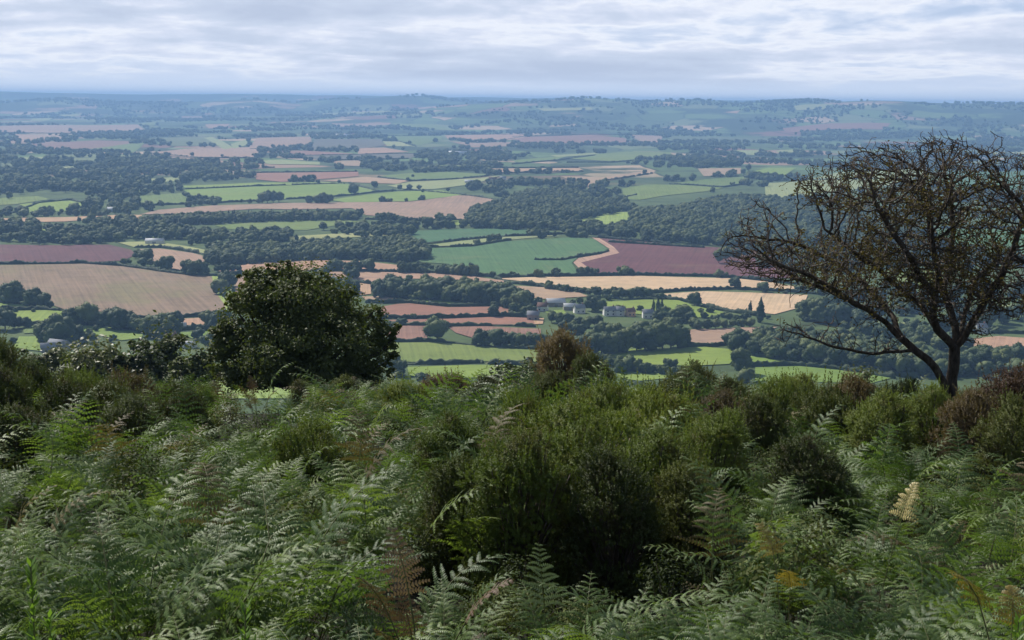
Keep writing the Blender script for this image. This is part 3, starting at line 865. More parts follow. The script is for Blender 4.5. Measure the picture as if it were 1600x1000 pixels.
# ---- masses of trees nobody would count
def gn_scatter(name, pts, rots, scl, idx, meshes, label_kind='stuff'):
    """one object whose points carry copies of the given meshes"""
    me = bpy.data.meshes.new(name)
    me.vertices.add(len(pts))
    me.vertices.foreach_set('co', np.asarray(pts, np.float32).ravel())
    a = me.attributes.new('rot', 'FLOAT_VECTOR', 'POINT'); a.data.foreach_set('vector', np.asarray(rots, np.float32).ravel())
    a = me.attributes.new('scl', 'FLOAT_VECTOR', 'POINT'); a.data.foreach_set('vector', np.asarray(scl, np.float32).ravel())
    a = me.attributes.new('idx', 'INT', 'POINT'); a.data.foreach_set('value', np.asarray(idx, np.int32))
    o = link(name, me)
    o['kind'] = label_kind
    coll = bpy.data.collections.new(name + "_kinds")
    for q, m in enumerate(meshes):
        coll.objects.link(bpy.data.objects.new(f"{name}_{chr(97 + q)}", m))
    ng = bpy.data.node_groups.new(name, 'GeometryNodeTree')
    ng.interface.new_socket('Geometry', in_out='INPUT', socket_type='NodeSocketGeometry')
    ng.interface.new_socket('Geometry', in_out='OUTPUT', socket_type='NodeSocketGeometry')
    N = ng.nodes.new
    gi, go = N('NodeGroupInput'), N('NodeGroupOutput')
    ci = N('GeometryNodeCollectionInfo'); ci.inputs['Collection'].default_value = coll
    ci.inputs['Separate Children'].default_value = True
    ip = N('GeometryNodeInstanceOnPoints'); ip.inputs['Pick Instance'].default_value = True
    def attr(nm, ty):
        nd = N('GeometryNodeInputNamedAttribute'); nd.data_type = ty; nd.inputs['Name'].default_value = nm
        return nd.outputs['Attribute']
    L = ng.links.new
    L(gi.outputs[0], ip.inputs['Points']); L(ci.outputs[0], ip.inputs['Instance'])
    L(attr('idx', 'INT'), ip.inputs['Instance Index'])
    e2r = N('FunctionNodeEulerToRotation'); L(attr('rot', 'FLOAT_VECTOR'), e2r.inputs[0])
    L(e2r.outputs[0], ip.inputs['Rotation']); L(attr('scl', 'FLOAT_VECTOR'), ip.inputs['Scale'])
    L(ip.outputs[0], go.inputs[0])
    md = o.modifiers.new('scatter', 'NODES'); md.node_group = ng
    return o


def clumpy(P, sc, thr, seed):
    v = np.array([noise.fractal(Vector((p[0] * sc, p[1] * sc, seed)), 0.9, 2.0, 4) for p in P])
    return v > thr


def wood(name, poly, spacing, hm, kinds=('round',), jitter=0.45, extra=None):
    g = np.array([gp(*p) for p in poly])
    lo, hi = g.min(0), g.max(0)
    xs, ys = np.arange(lo[0], hi[0], spacing), np.arange(lo[1], hi[1], spacing)
    P = np.stack(np.meshgrid(xs, ys), -1).reshape(-1, 2)
    P = P + RNG.uniform(-jitter, jitter, P.shape) * spacing
    P = P[inside(g, P)]
    if extra is not None: P = P[extra(P)]
    return scatter_trees(name, P, hm, kinds)


def scatter_trees(name, P, hm, kinds):
    n = len(P)
    ms = [p[2] for q in kinds for p in PROTO[q]]
    h = hm * RNG.uniform(0.6, 1.3, n)
    w = h * RNG.uniform(0.75, 1.25, n)
    pts = np.column_stack([P, height(P[:, 0], P[:, 1])])
    return gn_scatter(name, pts, np.column_stack([np.zeros(n), np.zeros(n), RNG.uniform(0, 6.28, n)]), np.column_stack([w, w, h]), RNG.integers(0, len(ms), n), ms)


wood('woodland', [(318, 405), (360, 396), (420, 393), (500, 387), (560, 386), (600, 383), (640, 383), (668, 396), (668, 405), (620, 412), (560, 405), (480, 407), (400, 412), (330, 418)], 7.5, 11)
wood('woodland', [(582, 466), (584, 456), (640, 452), (720, 455), (790, 468), (835, 480), (828, 487), (780, 480), (740, 476), (690, 472), (640, 468)], 9, 14.5)
wood('woodland', [(985, 345), (1010, 335), (1060, 330), (1105, 318), (1180, 313), (1260, 322), (1400, 335), (1460, 372), (1330, 385), (1240, 395), (1180, 392), (1120, 385), (1040, 378), (1000, 372)], 10.5, 13)
wood('woodland', [(735, 332), (760, 328), (795, 315), (830, 303), (870, 300), (920, 306), (930, 318), (975, 318), (990, 330), (960, 334), (900, 345), (850, 350), (840, 357), (740, 358), (730, 346)], 11, 12)
wood('plantation', [(222, 349), (300, 342), (400, 340), (480, 338), (560, 340), (562, 345), (480, 346), (400, 348), (300, 352), (225, 354)], 8, 10, ('conifer', 'round'))
wood('plantation', [(1128, 540), (1180, 536), (1260, 538), (1330, 545), (1400, 555), (1480, 572), (1500, 590), (1440, 592), (1380, 584), (1300, 574), (1200, 560), (1150, 549)], 8, 12, ('round',))
wood('woodland', [(-60, 380), (0, 366), (60, 362), (140, 360), (220, 356), (300, 362), (350, 370), (340, 384), (290, 383), (240, 376), (170, 381), (100, 382)], 13, 11, ('round',), 0.45, lambda P: clumpy(P, 1 / 90, -0.12, 21.0))
wood('woodland', [(560, 357), (600, 350), (700, 358), (735, 359), (640, 361), (630, 374), (560, 372), (470, 382), (400, 388), (350, 392), (335, 372), (400, 366), (480, 364)], 15, 10, ('round', 'bush'), 0.45, lambda P: clumpy(P, 1 / 90, -0.05, 22.0))
wood('woodland', [(985, 372), (1100, 384), (1000, 376), (930, 368), (850, 359), (740, 357), (740, 354), (850, 354), (960, 358), (990, 354)], 11, 11)
wood('woodland', [(-60, 352), (60, 350), (160, 346), (215, 350), (300, 354), (340, 360), (260, 364), (100, 358), (-60, 362)], 14, 11, ('round',), 0.45, lambda P: clumpy(P, 1 / 90, -0.05, 23.0))
wood('woodland', [(-60, 300), (0, 270), (40, 258), (90, 252), (180, 250), (240, 248), (330, 256), (420, 262), (400, 280), (300, 285), (280, 300), (220, 304), (140, 306), (60, 308), (-60, 318)], 24, 14, ('round',), 0.45, lambda P: clumpy(P, 1 / 140, 0.0, 8.0))
wood('woodland', [(0, 333), (50, 334), (110, 331), (140, 316), (210, 306), (220, 322), (240, 330), (210, 336), (110, 339), (-60, 342)], 22, 11)
wood('woodland', [(1100, 410), (1180, 395), (1400, 385), (1600, 400), (1600, 420), (1400, 425), (1260, 430)], 26, 14)
wood('woodland', [(1280, 460), (1400, 456), (1500, 455), (1600, 460), (1600, 474), (1500, 476), (1480, 492), (1380, 500), (1300, 490)], 22, 14)
wood('woodland', [(1330, 515), (1420, 518), (1500, 520), (1500, 548), (1440, 552), (1360, 536)], 13, 12)
wood('woodland', [(1560, 560), (1660, 558), (1660, 590), (1500, 590), (1500, 550)], 13, 12)
wood('woodland', [(930, 560), (960, 566), (958, 575), (930, 568), (880, 556), (880, 551)], 7, 5, ('bush',))


def free_of_fields(P):
    ok = np.ones(len(P), bool)
    for g in FIELDS:
        lo, hi = g.min(0), g.max(0)
        bb = (P[:, 0] > lo[0]) & (P[:, 0] < hi[0]) & (P[:, 1] > lo[1]) & (P[:, 1] < hi[1]) & ok
        q = np.where(bb)[0]
        if len(q): ok[q[inside(g, P[q])]] = False
    return ok


def far_band(name, d0, d1, spacing, thr, hm, sc, seed):
    area = 0.5 * R(48) * (d1 * d1 - d0 * d0)
    n = int(area / spacing ** 2)
    d = np.sqrt(RNG.uniform(d0 * d0, d1 * d1, n)); a = RNG.uniform(-R(24), R(24), n)
    P = np.column_stack([d * np.sin(a), d * np.cos(a)])
    P = P[clumpy(P, sc, thr, seed)]
    P = P[free_of_fields(P)]
    return scatter_trees(name, P, hm, ('round', 'bush'))


far_band('valley_scrub', 720, 1500, 24, 0.10, 5, 1 / 120, 15.0)
far_band('distant_woods', 1500, 2600, 26, 0.08, 10, 1 / 210, 3.0)
far_band('distant_woods', 2600, 4500, 27, 0.10, 13, 1 / 330, 5.0)
far_band('distant_woods', 4500, 7500, 36, 0.05, 14, 1 / 480, 9.0)
far_band('distant_woods', 7500, 10500, 50, 0.04, 15, 1 / 700, 12.0)
far_band('distant_woods', 10500, 12600, 62, -0.02, 18, 1 / 900, 18.0)

# ------------------------------------------------------------------ hedgerows
def hedge_mesh(mb, pts, w=2.6, h=2.6, seed=0):
    g = np.array([gp(*p) for p in pts])
    L = np.linalg.norm(np.diff(g, axis=0), axis=1)
    s = np.concatenate([[0], np.cumsum(L)])
    stp = 1.6 if s[-1] < 900 else 3.0
    t = np.arange(0, s[-1], stp)
    if len(t) < 3: t = np.linspace(0, s[-1], 4)
    C = np.column_stack([np.interp(t, s, g[:, 0]), np.interp(t, s, g[:, 1])])
    C = C + np.column_stack([[noise.noise(Vector((v * .03, seed, 0))) for v in t], [noise.noise(Vector((v * .03, seed, 9))) for v in t]]) * 2.0
    T = np.gradient(C, axis=0); T /= np.linalg.norm(T, axis=1)[:, None] + 1e-9
    Nn = np.column_stack([-T[:, 1], T[:, 0]])
    prof = np.array([(-1, -0.3), (-0.98, 0.35), (-0.62, 0.85), (0, 1.0), (0.62, 0.85), (0.98, 0.35), (1, -0.3)])
    gap = np.array([1.0 if noise.noise(Vector((v * .02, seed + 3, 2))) > -0.42 else 0.25 for v in t])
    hv = h * np.array([0.75 + 0.8 * max(0, noise.noise(Vector((v * .05, seed, 4)))) + 0.45 * noise.noise(Vector((v * .33, seed, 7))) for v in t]) * gap
    ends = np.ones(len(t)); ends[0] = ends[-1] = 0.25
    zz = height(C[:, 0], C[:, 1])
    V = np.zeros((len(t), 7, 3))
    jit = RNG.normal(0, 0.16, (len(t), 7, 2))
    for q, (a, b) in enumerate(prof):
        o = (a + jit[:, q, 0]) * w / 2 * ends
        V[:, q, 0] = C[:, 0] + Nn[:, 0] * o; V[:, q, 1] = C[:, 1] + Nn[:, 1] * o
        V[:, q, 2] = zz + 0.4 + (b + jit[:, q, 1]) * hv * ends
    i = (np.arange(len(t) - 1) * 7)[:, None]; j = np.arange(6)[None]
    mb.add(V.reshape(-1, 3), np.stack([i + j, i + 7 + j, i + 8 + j, i + 1 + j], -1).reshape(-1, 4))


M_HEDGE = leaf_mat("hedge_foliage", [(0.2, (0.020, 0.034, 0.014)), (0.55, (0.033, 0.052, 0.02)), (0.85, (0.055, 0.075, 0.028))], 0.75, 0.15, 0.05, pscale=0.05)
HEDGES = [
    ([(-20, 412), (60, 414), (130, 412), (190, 416), (250, 425), (300, 431), (335, 432), (400, 428)], 'long dark hedgerow along the upper edge of the big tan field'),
    ([(208, 387), (255, 387), (290, 392), (322, 398)], 'curved dark hedgerow between the pale green strip and pink field'),
    ([(-20, 485), (60, 484), (105, 487)], 'hedgerow between the two small bright meadows at far left'),
    ([(20, 509), (60, 508), (110, 506), (165, 510), (230, 521)], 'hedgerow along the top of the bright green strip at left'),
    ([(210, 498), (270, 497), (325, 493), (350, 487)], 'dark hedgerow along the lower right edge of the big tan field'),
    ([(275, 518), (300, 515), (335, 516)], 'short dark hedge behind the small orange house'),
    ([(772, 435), (830, 432), (935, 431), (1000, 430), (1100, 432), (1160, 435), (1250, 445)], 'long straight dark hedgerow under the maroon and teal fields'),
    ([(1005, 459), (1060, 455), (1100, 453), (1150, 452), (1230, 456), (1290, 461)], 'dark hedgerow between the two pale stubble fields'),
    ([(772, 435), (800, 443), (850, 449), (880, 456)], 'dark hedgerow at the left end of the upper pale stubble'),
    ([(1015, 463), (1075, 472), (1100, 480), (1140, 487), (1200, 496)], 'hedgerow between the lower pale stubble and the village meadow'),
    ([(1060, 544), (1110, 542), (1150, 537)], 'dark hedge below the pink field left of the plantation'),
    ([(600, 535), (690, 534), (750, 541), (800, 545), (870, 549)], 'long dark hedgerow above the wide green field by the dark tree'),
    ([(625, 570), (700, 569), (750, 567), (752, 569)], 'dark hedge along the lower edge of the wide green field'),
    ([(762, 569), (790, 569), (835, 572)], 'short dark hedge right of the gap in the lower field edge'),
    ([(588, 498), (700, 498), (790, 494), (838, 497)], 'dark hedgerow under the uppermost red field'),
    ([(610, 507), (640, 509), (700, 510), (800, 509), (840, 511)], 'dark hedgerow under the middle red field'),
    ([(570, 473), (600, 474), (635, 473), (680, 478), (720, 479), (780, 478), (830, 474)], 'dark hedgerow between the bright strip and uppermost red field'),
    ([(1160, 573), (1230, 571), (1300, 576), (1400, 592)], 'dark hedgerow across the green meadow under the hawthorn'),
    ([(1140, 545), (1190, 559), (1280, 569), (1370, 582), (1440, 593)], 'low hedgerow along the lower edge of the plantation'),
    ([(655, 382), (720, 376), (780, 370), (880, 366), (930, 371), (990, 376), (1050, 382)], 'dark curved hedgerow along the top of the teal green field'),
    ([(660, 387), (740, 385), (780, 378), (800, 375)], 'thin dark hedge under the pale green wedge field'),
    ([(835, 407), (880, 407), (905, 402), (935, 397), (952, 393)], 'short hedge stub pointing into the teal green field'),
    ([(400, 426), (480, 423), (560, 424), (640, 425), (720, 429), (770, 433)], 'dark hedgerow between the two long pink fields'),
    ([(490, 428), (530, 439), (580, 445)], 'dark hedge slanting down behind the dark tree top'),
    ([(283, 297), (340, 294), (400, 291), (540, 287)], 'thin dark hedgerow across the long green fields'),
    ([(216, 322), (330, 318), (440, 312), (530, 307), (592, 300), (640, 297), (725, 305), (790, 315)], 'dark hedgerow along the top of the long tan field'),
    ([(545, 286), (592, 300)], 'short slanting hedge at the end of the long green field'),
    ([(590, 277), (640, 283), (700, 281), (765, 275)], 'dark curved hedge under the far pale green field'),
    ([(1045, 288), (1090, 290), (1130, 293), (1170, 287)], 'dark hedge between the two hillside green fields'),
    ([(1110, 276), (1165, 276)], 'short dark hedge under the far tan field at right'),
    ([(1200, 283), (1300, 281), (1440, 280)], 'dark hedge behind the upper left twigs of the hawthorn'),
    ([(1490, 515), (1560, 520), (1660, 524)], 'dark hedge above the pink field right of the hawthorn trunk'),
    ([(942, 318), (975, 309), (995, 305)], 'short slanting hedge left of the round green hill field'),
    ([(20, 333), (60, 318), (112, 313), (137, 320)], 'dark hedge round the bright green field at far left'),
]
for q, (pts, lab) in enumerate(HEDGES):
    mb = MB(); hedge_mesh(mb, pts, 3.2, 3.2, q * 1.7)
    o = link('hedgerow', mb.mesh('hedgerow', [M_HEDGE], False))
    tag(o, lab, 'hedge', 'hedgerows between the fields')
mb = MB()
for q, pts in enumerate([[(400, 270), (560, 269)], [(440, 244), (560, 242), (680, 240)], [(500, 251), (640, 248)], [(230, 240), (310, 247), (404, 247)], [(390, 233), (480, 235)], [(770, 271), (912, 268)], [(768, 263), (905, 262)],
                         [(885, 254), (960, 254), (1050, 246)], [(800, 257), (870, 251), (930, 243)], [(700, 210), (830, 211)], [(800, 214), (920, 210), (1040, 212)], [(745, 223), (830, 212)], [(830, 227), (960, 227), (1030, 224)], [(0, 208), (130, 209), (232, 206)],
                         [(950, 379), (1100, 388)], [(300, 265), (430, 262)], [(600, 212), (690, 212)], [(624, 221), (650, 229)], [(940, 284), (1020, 271)], [(570, 343), (660, 345), (725, 345)], [(1500, 303), (1680, 303)], [(1440, 357), (1680, 356)]]):
    hedge_mesh(mb, pts, 4.0, 3.6, 100 + q)
tag(link('distant_hedgerows', mb.mesh('distant_hedgerows', [M_HEDGE], False)), kind='stuff')

# ------------------------------------------------------------------ houses and barns
def plain(name, c, rough=0.8):
    m, k = mat(name)
    nz = k.noise(k.n('ShaderNodeTexCoord').outputs['Object'], 1.3, 5, 0.65)
    finish(k, k.ramp(nz, [(0.3, tuple(v * 0.8 for v in c)), (0.7, c)]), rough, 0.25)
    return m


M_WHITE = plain('white_render', (0.80, 0.78, 0.74)); M_CREAM = plain('orange_render', (0.72, 0.44, 0.28)); M_BRICK = plain('brick', (0.30, 0.16, 0.12)); M_STONE = plain('stone', (0.36, 0.32, 0.28))
M_SLATE = plain('slate', (0.30, 0.31, 0.34), 0.6); M_TILE = plain('roof_tile', (0.22, 0.12, 0.09)); M_SHEET = plain('pale_sheet_roof', (0.72, 0.72, 0.72), 0.5); M_GLASS = plain('dark_glass', (0.03, 0.035, 0.045), 0.15)


def house(px, py, w, d, h, rz, wall, roof, label, name='house', cat='house', pitch=0.42, windows=True, chimney=True):
    g = gp(px, py); z = float(height(*g))
    w *= .92; d *= .92; h *= .95
    t = empty(name, (g[0], g[1], z + 0.1), R(rz))
    tag(t, label, cat)
    rh = d * pitch
    V = [(-w / 2, -d / 2, -1), (w / 2, -d / 2, -1), (w / 2, d / 2, -1), (-w / 2, d / 2, -1), (-w / 2, -d / 2, h), (w / 2, -d / 2, h), (w / 2, d / 2, h), (-w / 2, d / 2, h), (-w / 2, 0, h + rh), (w / 2, 0, h + rh)]
    mb = MB(); mb.add(V, [[0, 1, 5, 4], [2, 3, 7, 6]])
    mw = mesh_np('wall', V, [[[0, 1, 5, 4], [2, 3, 7, 6]], [[1, 2, 6, 9, 5], [3, 0, 4, 8, 7]]], [wall])
    link('wall', mw, t)
    ov = 0.4; th = 0.18
    mb = MB()
    for s in (-1, 1):
        e0 = np.array([0, s * (d / 2 + ov), h - ov * 2 * rh / d]); r0 = np.array([0, 0, h + rh + 0.02])
        Vr = []
        for up in (0.06, 0.06 + th):
            for x in (-w / 2 - ov, w / 2 + ov):
                Vr += [(x, e0[1], e0[2] + up), (x, r0[1], r0[2] + up)]
        mb.add(Vr, [[0, 1, 3, 2], [4, 6, 7, 5], [0, 2, 6, 4], [0, 4, 5, 1], [2, 3, 7, 6]])
    ro = link('roof', mb.mesh('roof', [roof]), t)
    if chimney:
        mb = MB(); mb.box((w * 0.36, 0, h + rh + 0.5), (0.9, 0.7, 1.8)); link('chimney', mb.mesh('chimney', [M_BRICK]), ro)
    if windows:
        n = max(2, int(w / 4))
        rows = [1.4, 4.0] if h > 4.4 else [1.5]
        for zz in rows:
            for q in range(n):
                mb = MB(); mb.box((-w / 2 + (q + .5) * w / n, -d / 2 - 0.02, zz), (1.2, 0.1, 1.2)); link('window', mb.mesh('window', [M_GLASS]), t)
    else:
        mb = MB(); mb.box((0, -d / 2 - 0.02, h * .42), (w * .22, 0.1, h * .8)); link('door', mb.mesh('door', [M_SLATE]), t)
    return t


house(868, 478, 17, 9, 3.6, 12, M_STONE, M_SHEET, 'long farm barn with a pale sheet roof, leftmost by the village trees', 'barn', 'barn', .35, False, False)
house(890, 484, 11, 7, 3.2, 8, M_STONE, M_SHEET, 'smaller pale roofed farm shed just right of the long barn', 'barn', 'barn', .35, False, False)
house(833, 500, 10, 7, 4.6, -5, M_STONE, M_SLATE, 'grey roofed cottage half hidden at the left end of the village')
house(952, 493, 10, 7, 4.8, 15, M_WHITE, M_SLATE, 'white cottage with slate roof, left of two below the village meadow')
house(966, 493, 11, 7, 4.8, -12, M_WHITE, M_SLATE, 'white cottage with chimney, right of two below the village meadow')
house(985, 494, 7, 6, 4.4, 20, M_CREAM, M_TILE, 'small orange cottage beside the white village cottages')
house(905, 489, 9, 7, 4.6, 22, M_WHITE, M_SLATE, 'small white house between the pale farm barns and white cottages')
house(848, 486, 9, 7, 4.4, -14, M_WHITE, M_TILE, 'small white house with brown roof left of the long farm barn')
house(1012, 497, 9, 7, 4.6, 6, M_WHITE, M_SLATE, 'small white house among trees right of the orange cottage')
house(268, 536, 8, 6, 4.6, 18, M_CREAM, M_TILE, 'small orange walled house left of the big dark tree')
house(293, 543, 13, 6, 2.8, -6, M_WHITE, M_SHEET, 'low white shed just below the small orange house', 'barn', 'barn', .3, False, False)
house(283, 515, 8, 6, 3.2, 10, M_STONE, M_SHEET, 'small pale roofed shed above the orange house', 'barn', 'barn', .35, False, False)
house(92, 545, 16, 8, 3.4, -24, M_STONE, M_SLATE, 'grey slate roofed farm range at the lower left of the valley', 'barn', 'barn', .4, False, False)
house(75, 549, 10, 7, 3.2, 20, M_STONE, M_SLATE, 'short grey roofed outbuilding beside the slate farm range', 'barn', 'barn', .4, False, False)
house(242, 381, 22, 9, 3.6, 2, M_WHITE, M_SHEET, 'bright white barn on the pale green strip above the pink field', 'barn', 'barn', .3, False, False)
house(884, 337, 26, 10, 5.0, 3, M_WHITE, M_SHEET, 'white farm building among the trees left of the lime green field', 'barn', 'barn', .35, False, False)
house(930, 337, 12, 8, 3.6, -4, M_STONE, M_SHEET, 'small pale barn at the top corner of the lime green field', 'barn', 'barn', .35, False, False)
house(104, 297, 16, 9, 6.5, 10, M_WHITE, M_SLATE, 'white country house at left end of the pair in the far woods')
house(121, 295, 20, 10, 7.5, -6, M_WHITE, M_SLATE, 'larger white country house, right of the pair in the far woods')
house(176, 331, 16, 9, 4.0, 0, M_STONE, M_SHEET, 'pale barn beside the far left dark hedge trees', 'barn', 'barn', .35, False, False)
house(12, 471, 12, 7, 3.0, 0, M_STONE, M_SHEET, 'pale shed roof at the far left edge below the tan field', 'barn', 'barn', .35, False, False)
house(715, 242, 60, 20, 6.0, -3, M_WHITE, M_SHEET, 'very distant pale barn roof right of the far ploughed strips', 'barn', 'barn', .3, False, False)
house(537, 214, 75, 24, 7.0, 0, M_WHITE, M_SHEET, 'most distant white barn, above the far brown fields', 'barn', 'barn', .3, False, False)
house(770, 283, 18, 9, 5.0, 8, M_BRICK, M_TILE, 'brick farmhouse on the far ridge among small trees')
house(786, 281, 14, 8, 4.6, -8, M_WHITE, M_SLATE, 'white farmhouse on the far ridge beside the brick one')
house(733, 286, 20, 9, 3.6, 4, M_STONE, M_SHEET, 'pale barn at the end of the far pale green field', 'barn', 'barn', .35, False, False)
house(1532, 520, 9, 7, 4.6, 14, M_WHITE, M_SLATE, 'white cottage right of the hawthorn trunk above the pink field')

# ------------------------------------------------------------------ leafy trees on the hillside
M_DARKLEAF = leaf_mat("dark_leaf", [(0.2, (0.034, 0.050, 0.015)), (0.5, (0.056, 0.078, 0.023)), (0.85, (0.105, 0.128, 0.038))], 0.6, 0.25, 0.28, pscale=0.8)
M_SLOPELEAF = leaf_mat("slope_leaf", [(0.2, (0.040, 0.056, 0.020)), (0.5, (0.075, 0.095, 0.030)), (0.85, (0.135, 0.150, 0.045))], 0.5, 0.4, 0.25, pscale=0.3)


def leafy_tree(name, lumps, base, leaf, n, lm, label, cat='tree', rng=None, trunk_r=0.2):
    """lumps: (centre, radii) in metres above base; a trunk, a limb to each lump, a crown of many leaves"""
    t = empty(name, base)
    tag(t, label, cat)
    tr = MB()
    lo = min(c[2] - r[2] for c, r in lumps)
    fork = np.array([0, 0, max(0.5, lo * 0.7 + 0.4)])
    tr.tube([(0, 0, -0.5), (0.03, 0.02, fork[2] * 0.5), fork], [trunk_r * 1.25, trunk_r, trunk_r * 0.85], 9)
    for c, r in lumps:
        c = np.array(c)
        mid = fork * 0.45 + c * 0.55 + np.array([0, 0, -0.12 * np.linalg.norm(c - fork)]) + rng.normal(0, 0.1, 3)
        s = np.linspace(0, 1, 8)[:, None]
        pth = (1 - s) ** 2 * fork + 2 * s * (1 - s) * mid + s ** 2 * (c + np.array([0, 0, r[2] * 0.4]))
        tr.tube(pth, np.linspace(trunk_r * 0.5, 0.02, 8), 6)
    link('trunk', tr.mesh('trunk', [M_BARK], True), t)
    vol = np.array([r[0] * r[1] + r[0] * r[2] for c, r in lumps]); vol /= vol.sum()
    cb = MB()
    for (c, r), f in zip(lumps, vol):
        m = int(n * f)
        # sub-clumps on the surface of the lump, so that the crown breaks into light and dark
        ns = max(8, m // 62)
        D = rng.normal(0, 1, (ns, 3)); D /= np.linalg.norm(D, axis=1)[:, None]
        rad = rng.uniform(0.5, 1.16, (ns, 1))
        SC = np.array(c) + D * np.array(r) * rad
        w = rng.integers(0, ns, m)
        sz = np.mean(r) * rng.uniform(.09, .19, (ns, 1))[w]
        P = SC[w] + rng.normal(0, 1, (m, 3)) * sz * np.array([1, 1, .75])
        N = D[w] * 0.7 + np.array([0, 0, .5])
        cb.add(*quads(P, N, leaf, rng))
    link('crown', cb.mesh('crown', [lm]), t)
    return t


# the big dark tree
rng = np.random.default_rng(11)
D0 = 47.0
b0 = at(470, D0)
pm = F / D0
def L2(px, py, dy, rx, rz, ry=None):
    ctr = M3 @ Vector(((px - 800) / F, -(py - 500) / F, -1.0)); kk = D0 / math.hypot(ctr.x, ctr.y)
    p = EYE + ctr * kk
    return ((p.x - b0.x, dy, p.z - b0.z), (rx / pm, (ry or rx) / pm, rz / pm))
big = [L2(470, 470, 0, 62, 50, 70), L2(440, 448, 0, 42, 30), L2(405, 462, -.4, 40, 36), L2(380, 500, .4, 36, 42), L2(362, 540, 0, 36, 34), L2(346, 572, .3, 34, 26), L2(385, 588, -.4, 44, 18), L2(352, 520, .2, 22, 26), L2(470, 432, 0, 22, 14), L2(610, 545, .2, 18, 20), L2(400, 436, 0, 24, 16), L2(430, 421, 0, 14, 11), L2(452, 421, .3, 12, 12), L2(505, 436, 0, 15, 10), L2(540, 460, .2, 16, 11), L2(586, 487, 0, 14, 11), L2(618, 512, .2, 12, 10), L2(614, 532, 0, 13, 10), L2(342, 520, 0, 14, 14), L2(356, 478, 0, 14, 14), L2(336, 552, .2, 14, 12), L2(608, 566, 0, 12, 14), L2(382, 432, 0, 13, 9), L2(545, 594, 0, 46, 14), L2(588, 588, .2, 26, 16), L2(500, 596, -.5, 34, 13), L2(410, 592, 0, 50, 12), L2(360, 590, 0, 34, 14), L2(505, 474, .5, 42, 28), L2(545, 500, -.3, 38, 28),
       L2(580, 515, .2, 34, 32), L2(602, 522, 0, 20, 20), L2(575, 550, -.4, 32, 28), L2(520, 530, -1.2, 60, 44), L2(450, 530, -1.2, 62, 48), L2(420, 570, -.8, 56, 26), L2(500, 574, -.8, 58, 24), L2(555, 580, 0, 42, 22), L2(470, 500, 1.6, 90, 60, 60)]
leafy_tree('broadleaf_tree', big, b0, 0.072, 84000, M_DARKLEAF, 'big dense dark green tree with a spreading crown, at left behind the bracken', 'tree', rng, 0.28)

# trees and scrub lower down the slope, whose tops show above the bracken
def slope_tree(px, d, top_y, wpx, label, lm=M_SLOPELEAF, leaf=0.3, n=6000, name='hillside_tree', seed=0, flat=0.8):
    rng = np.random.default_rng(900 + seed)
    b = at(px, d)
    ctr = ray(px, top_y); kk = d / math.hypot(ctr.x, ctr.y)
    ht = EYE.z + ctr.z * kk - b.z
    wd = wpx / F * d
    lumps = [((0, 0, ht * 0.5), (wd * .44, wd * .40, ht * .5)), ((wd * .1, 0, ht * .8), (wd * .26, wd * .26, ht * .2)), ((-wd * .2, 0, ht * .7), (wd * .24, wd * .24, ht * .22))]
    for q in range(9):
        a = rng.uniform(0, 6.28); rr_ = rng.uniform(.2, .36) * wd; r = rng.uniform(.14, .24) * wd
        lumps.append(((rr_ * math.cos(a), rr_ * math.sin(a), ht * rng.uniform(.45, 1.0) - r * .5), (r, r, r * flat)))
    leafy_tree(name, lumps, b, leaf, n, lm, label, 'tree', rng, max(0.12, wd * 0.03))


slope_tree(262, 105, 527, 105, 'dark rounded tree on the slope just left of the big dark tree', M_DARKLEAF, 0.193, 27000, seed=1)
slope_tree(165, 120, 527, 120, 'sunlit broad shrubby tree on the slope under the left meadows', M_SLOPELEAF, 0.223, 27000, seed=2)
slope_tree(105, 130, 540, 90, 'smaller sunlit shrubby tree left of the broad one on the slope', M_SLOPELEAF, 0.223, 18000, seed=3)
slope_tree(310, 95, 553, 80, 'low dark tree tucked under the left side of the big tree', M_DARKLEAF, 0.186, 18000, seed=4)
slope_tree(225, 85, 545, 70, 'olive green thicket tree in front of the dark rounded tree', M_SLOPELEAF, 0.179, 15000, seed=5)
slope_tree(60, 110, 552, 80, 'dark olive tree behind the leftmost brown gorse', M_DARKLEAF, 0.193, 15000, seed=6)
slope_tree(835, 90, 562, 70, 'grey green tree behind the left side of the brown topped gorse', M_SLOPELEAF, 0.179, 15000, seed=7)
slope_tree(790, 95, 572, 60, 'low green tree left of the grey green one behind the gorse', M_SLOPELEAF, 0.179, 12000, seed=8)
slope_tree(1345, 130, 588, 60, 'low green tree top showing below the hawthorn limb', M_SLOPELEAF, 0.209, 10500, seed=9)
slope_tree(1600, 120, 545, 90, 'teal green tree at the right edge behind the brown gorse', M_SLOPELEAF, 0.209, 18000, seed=10)

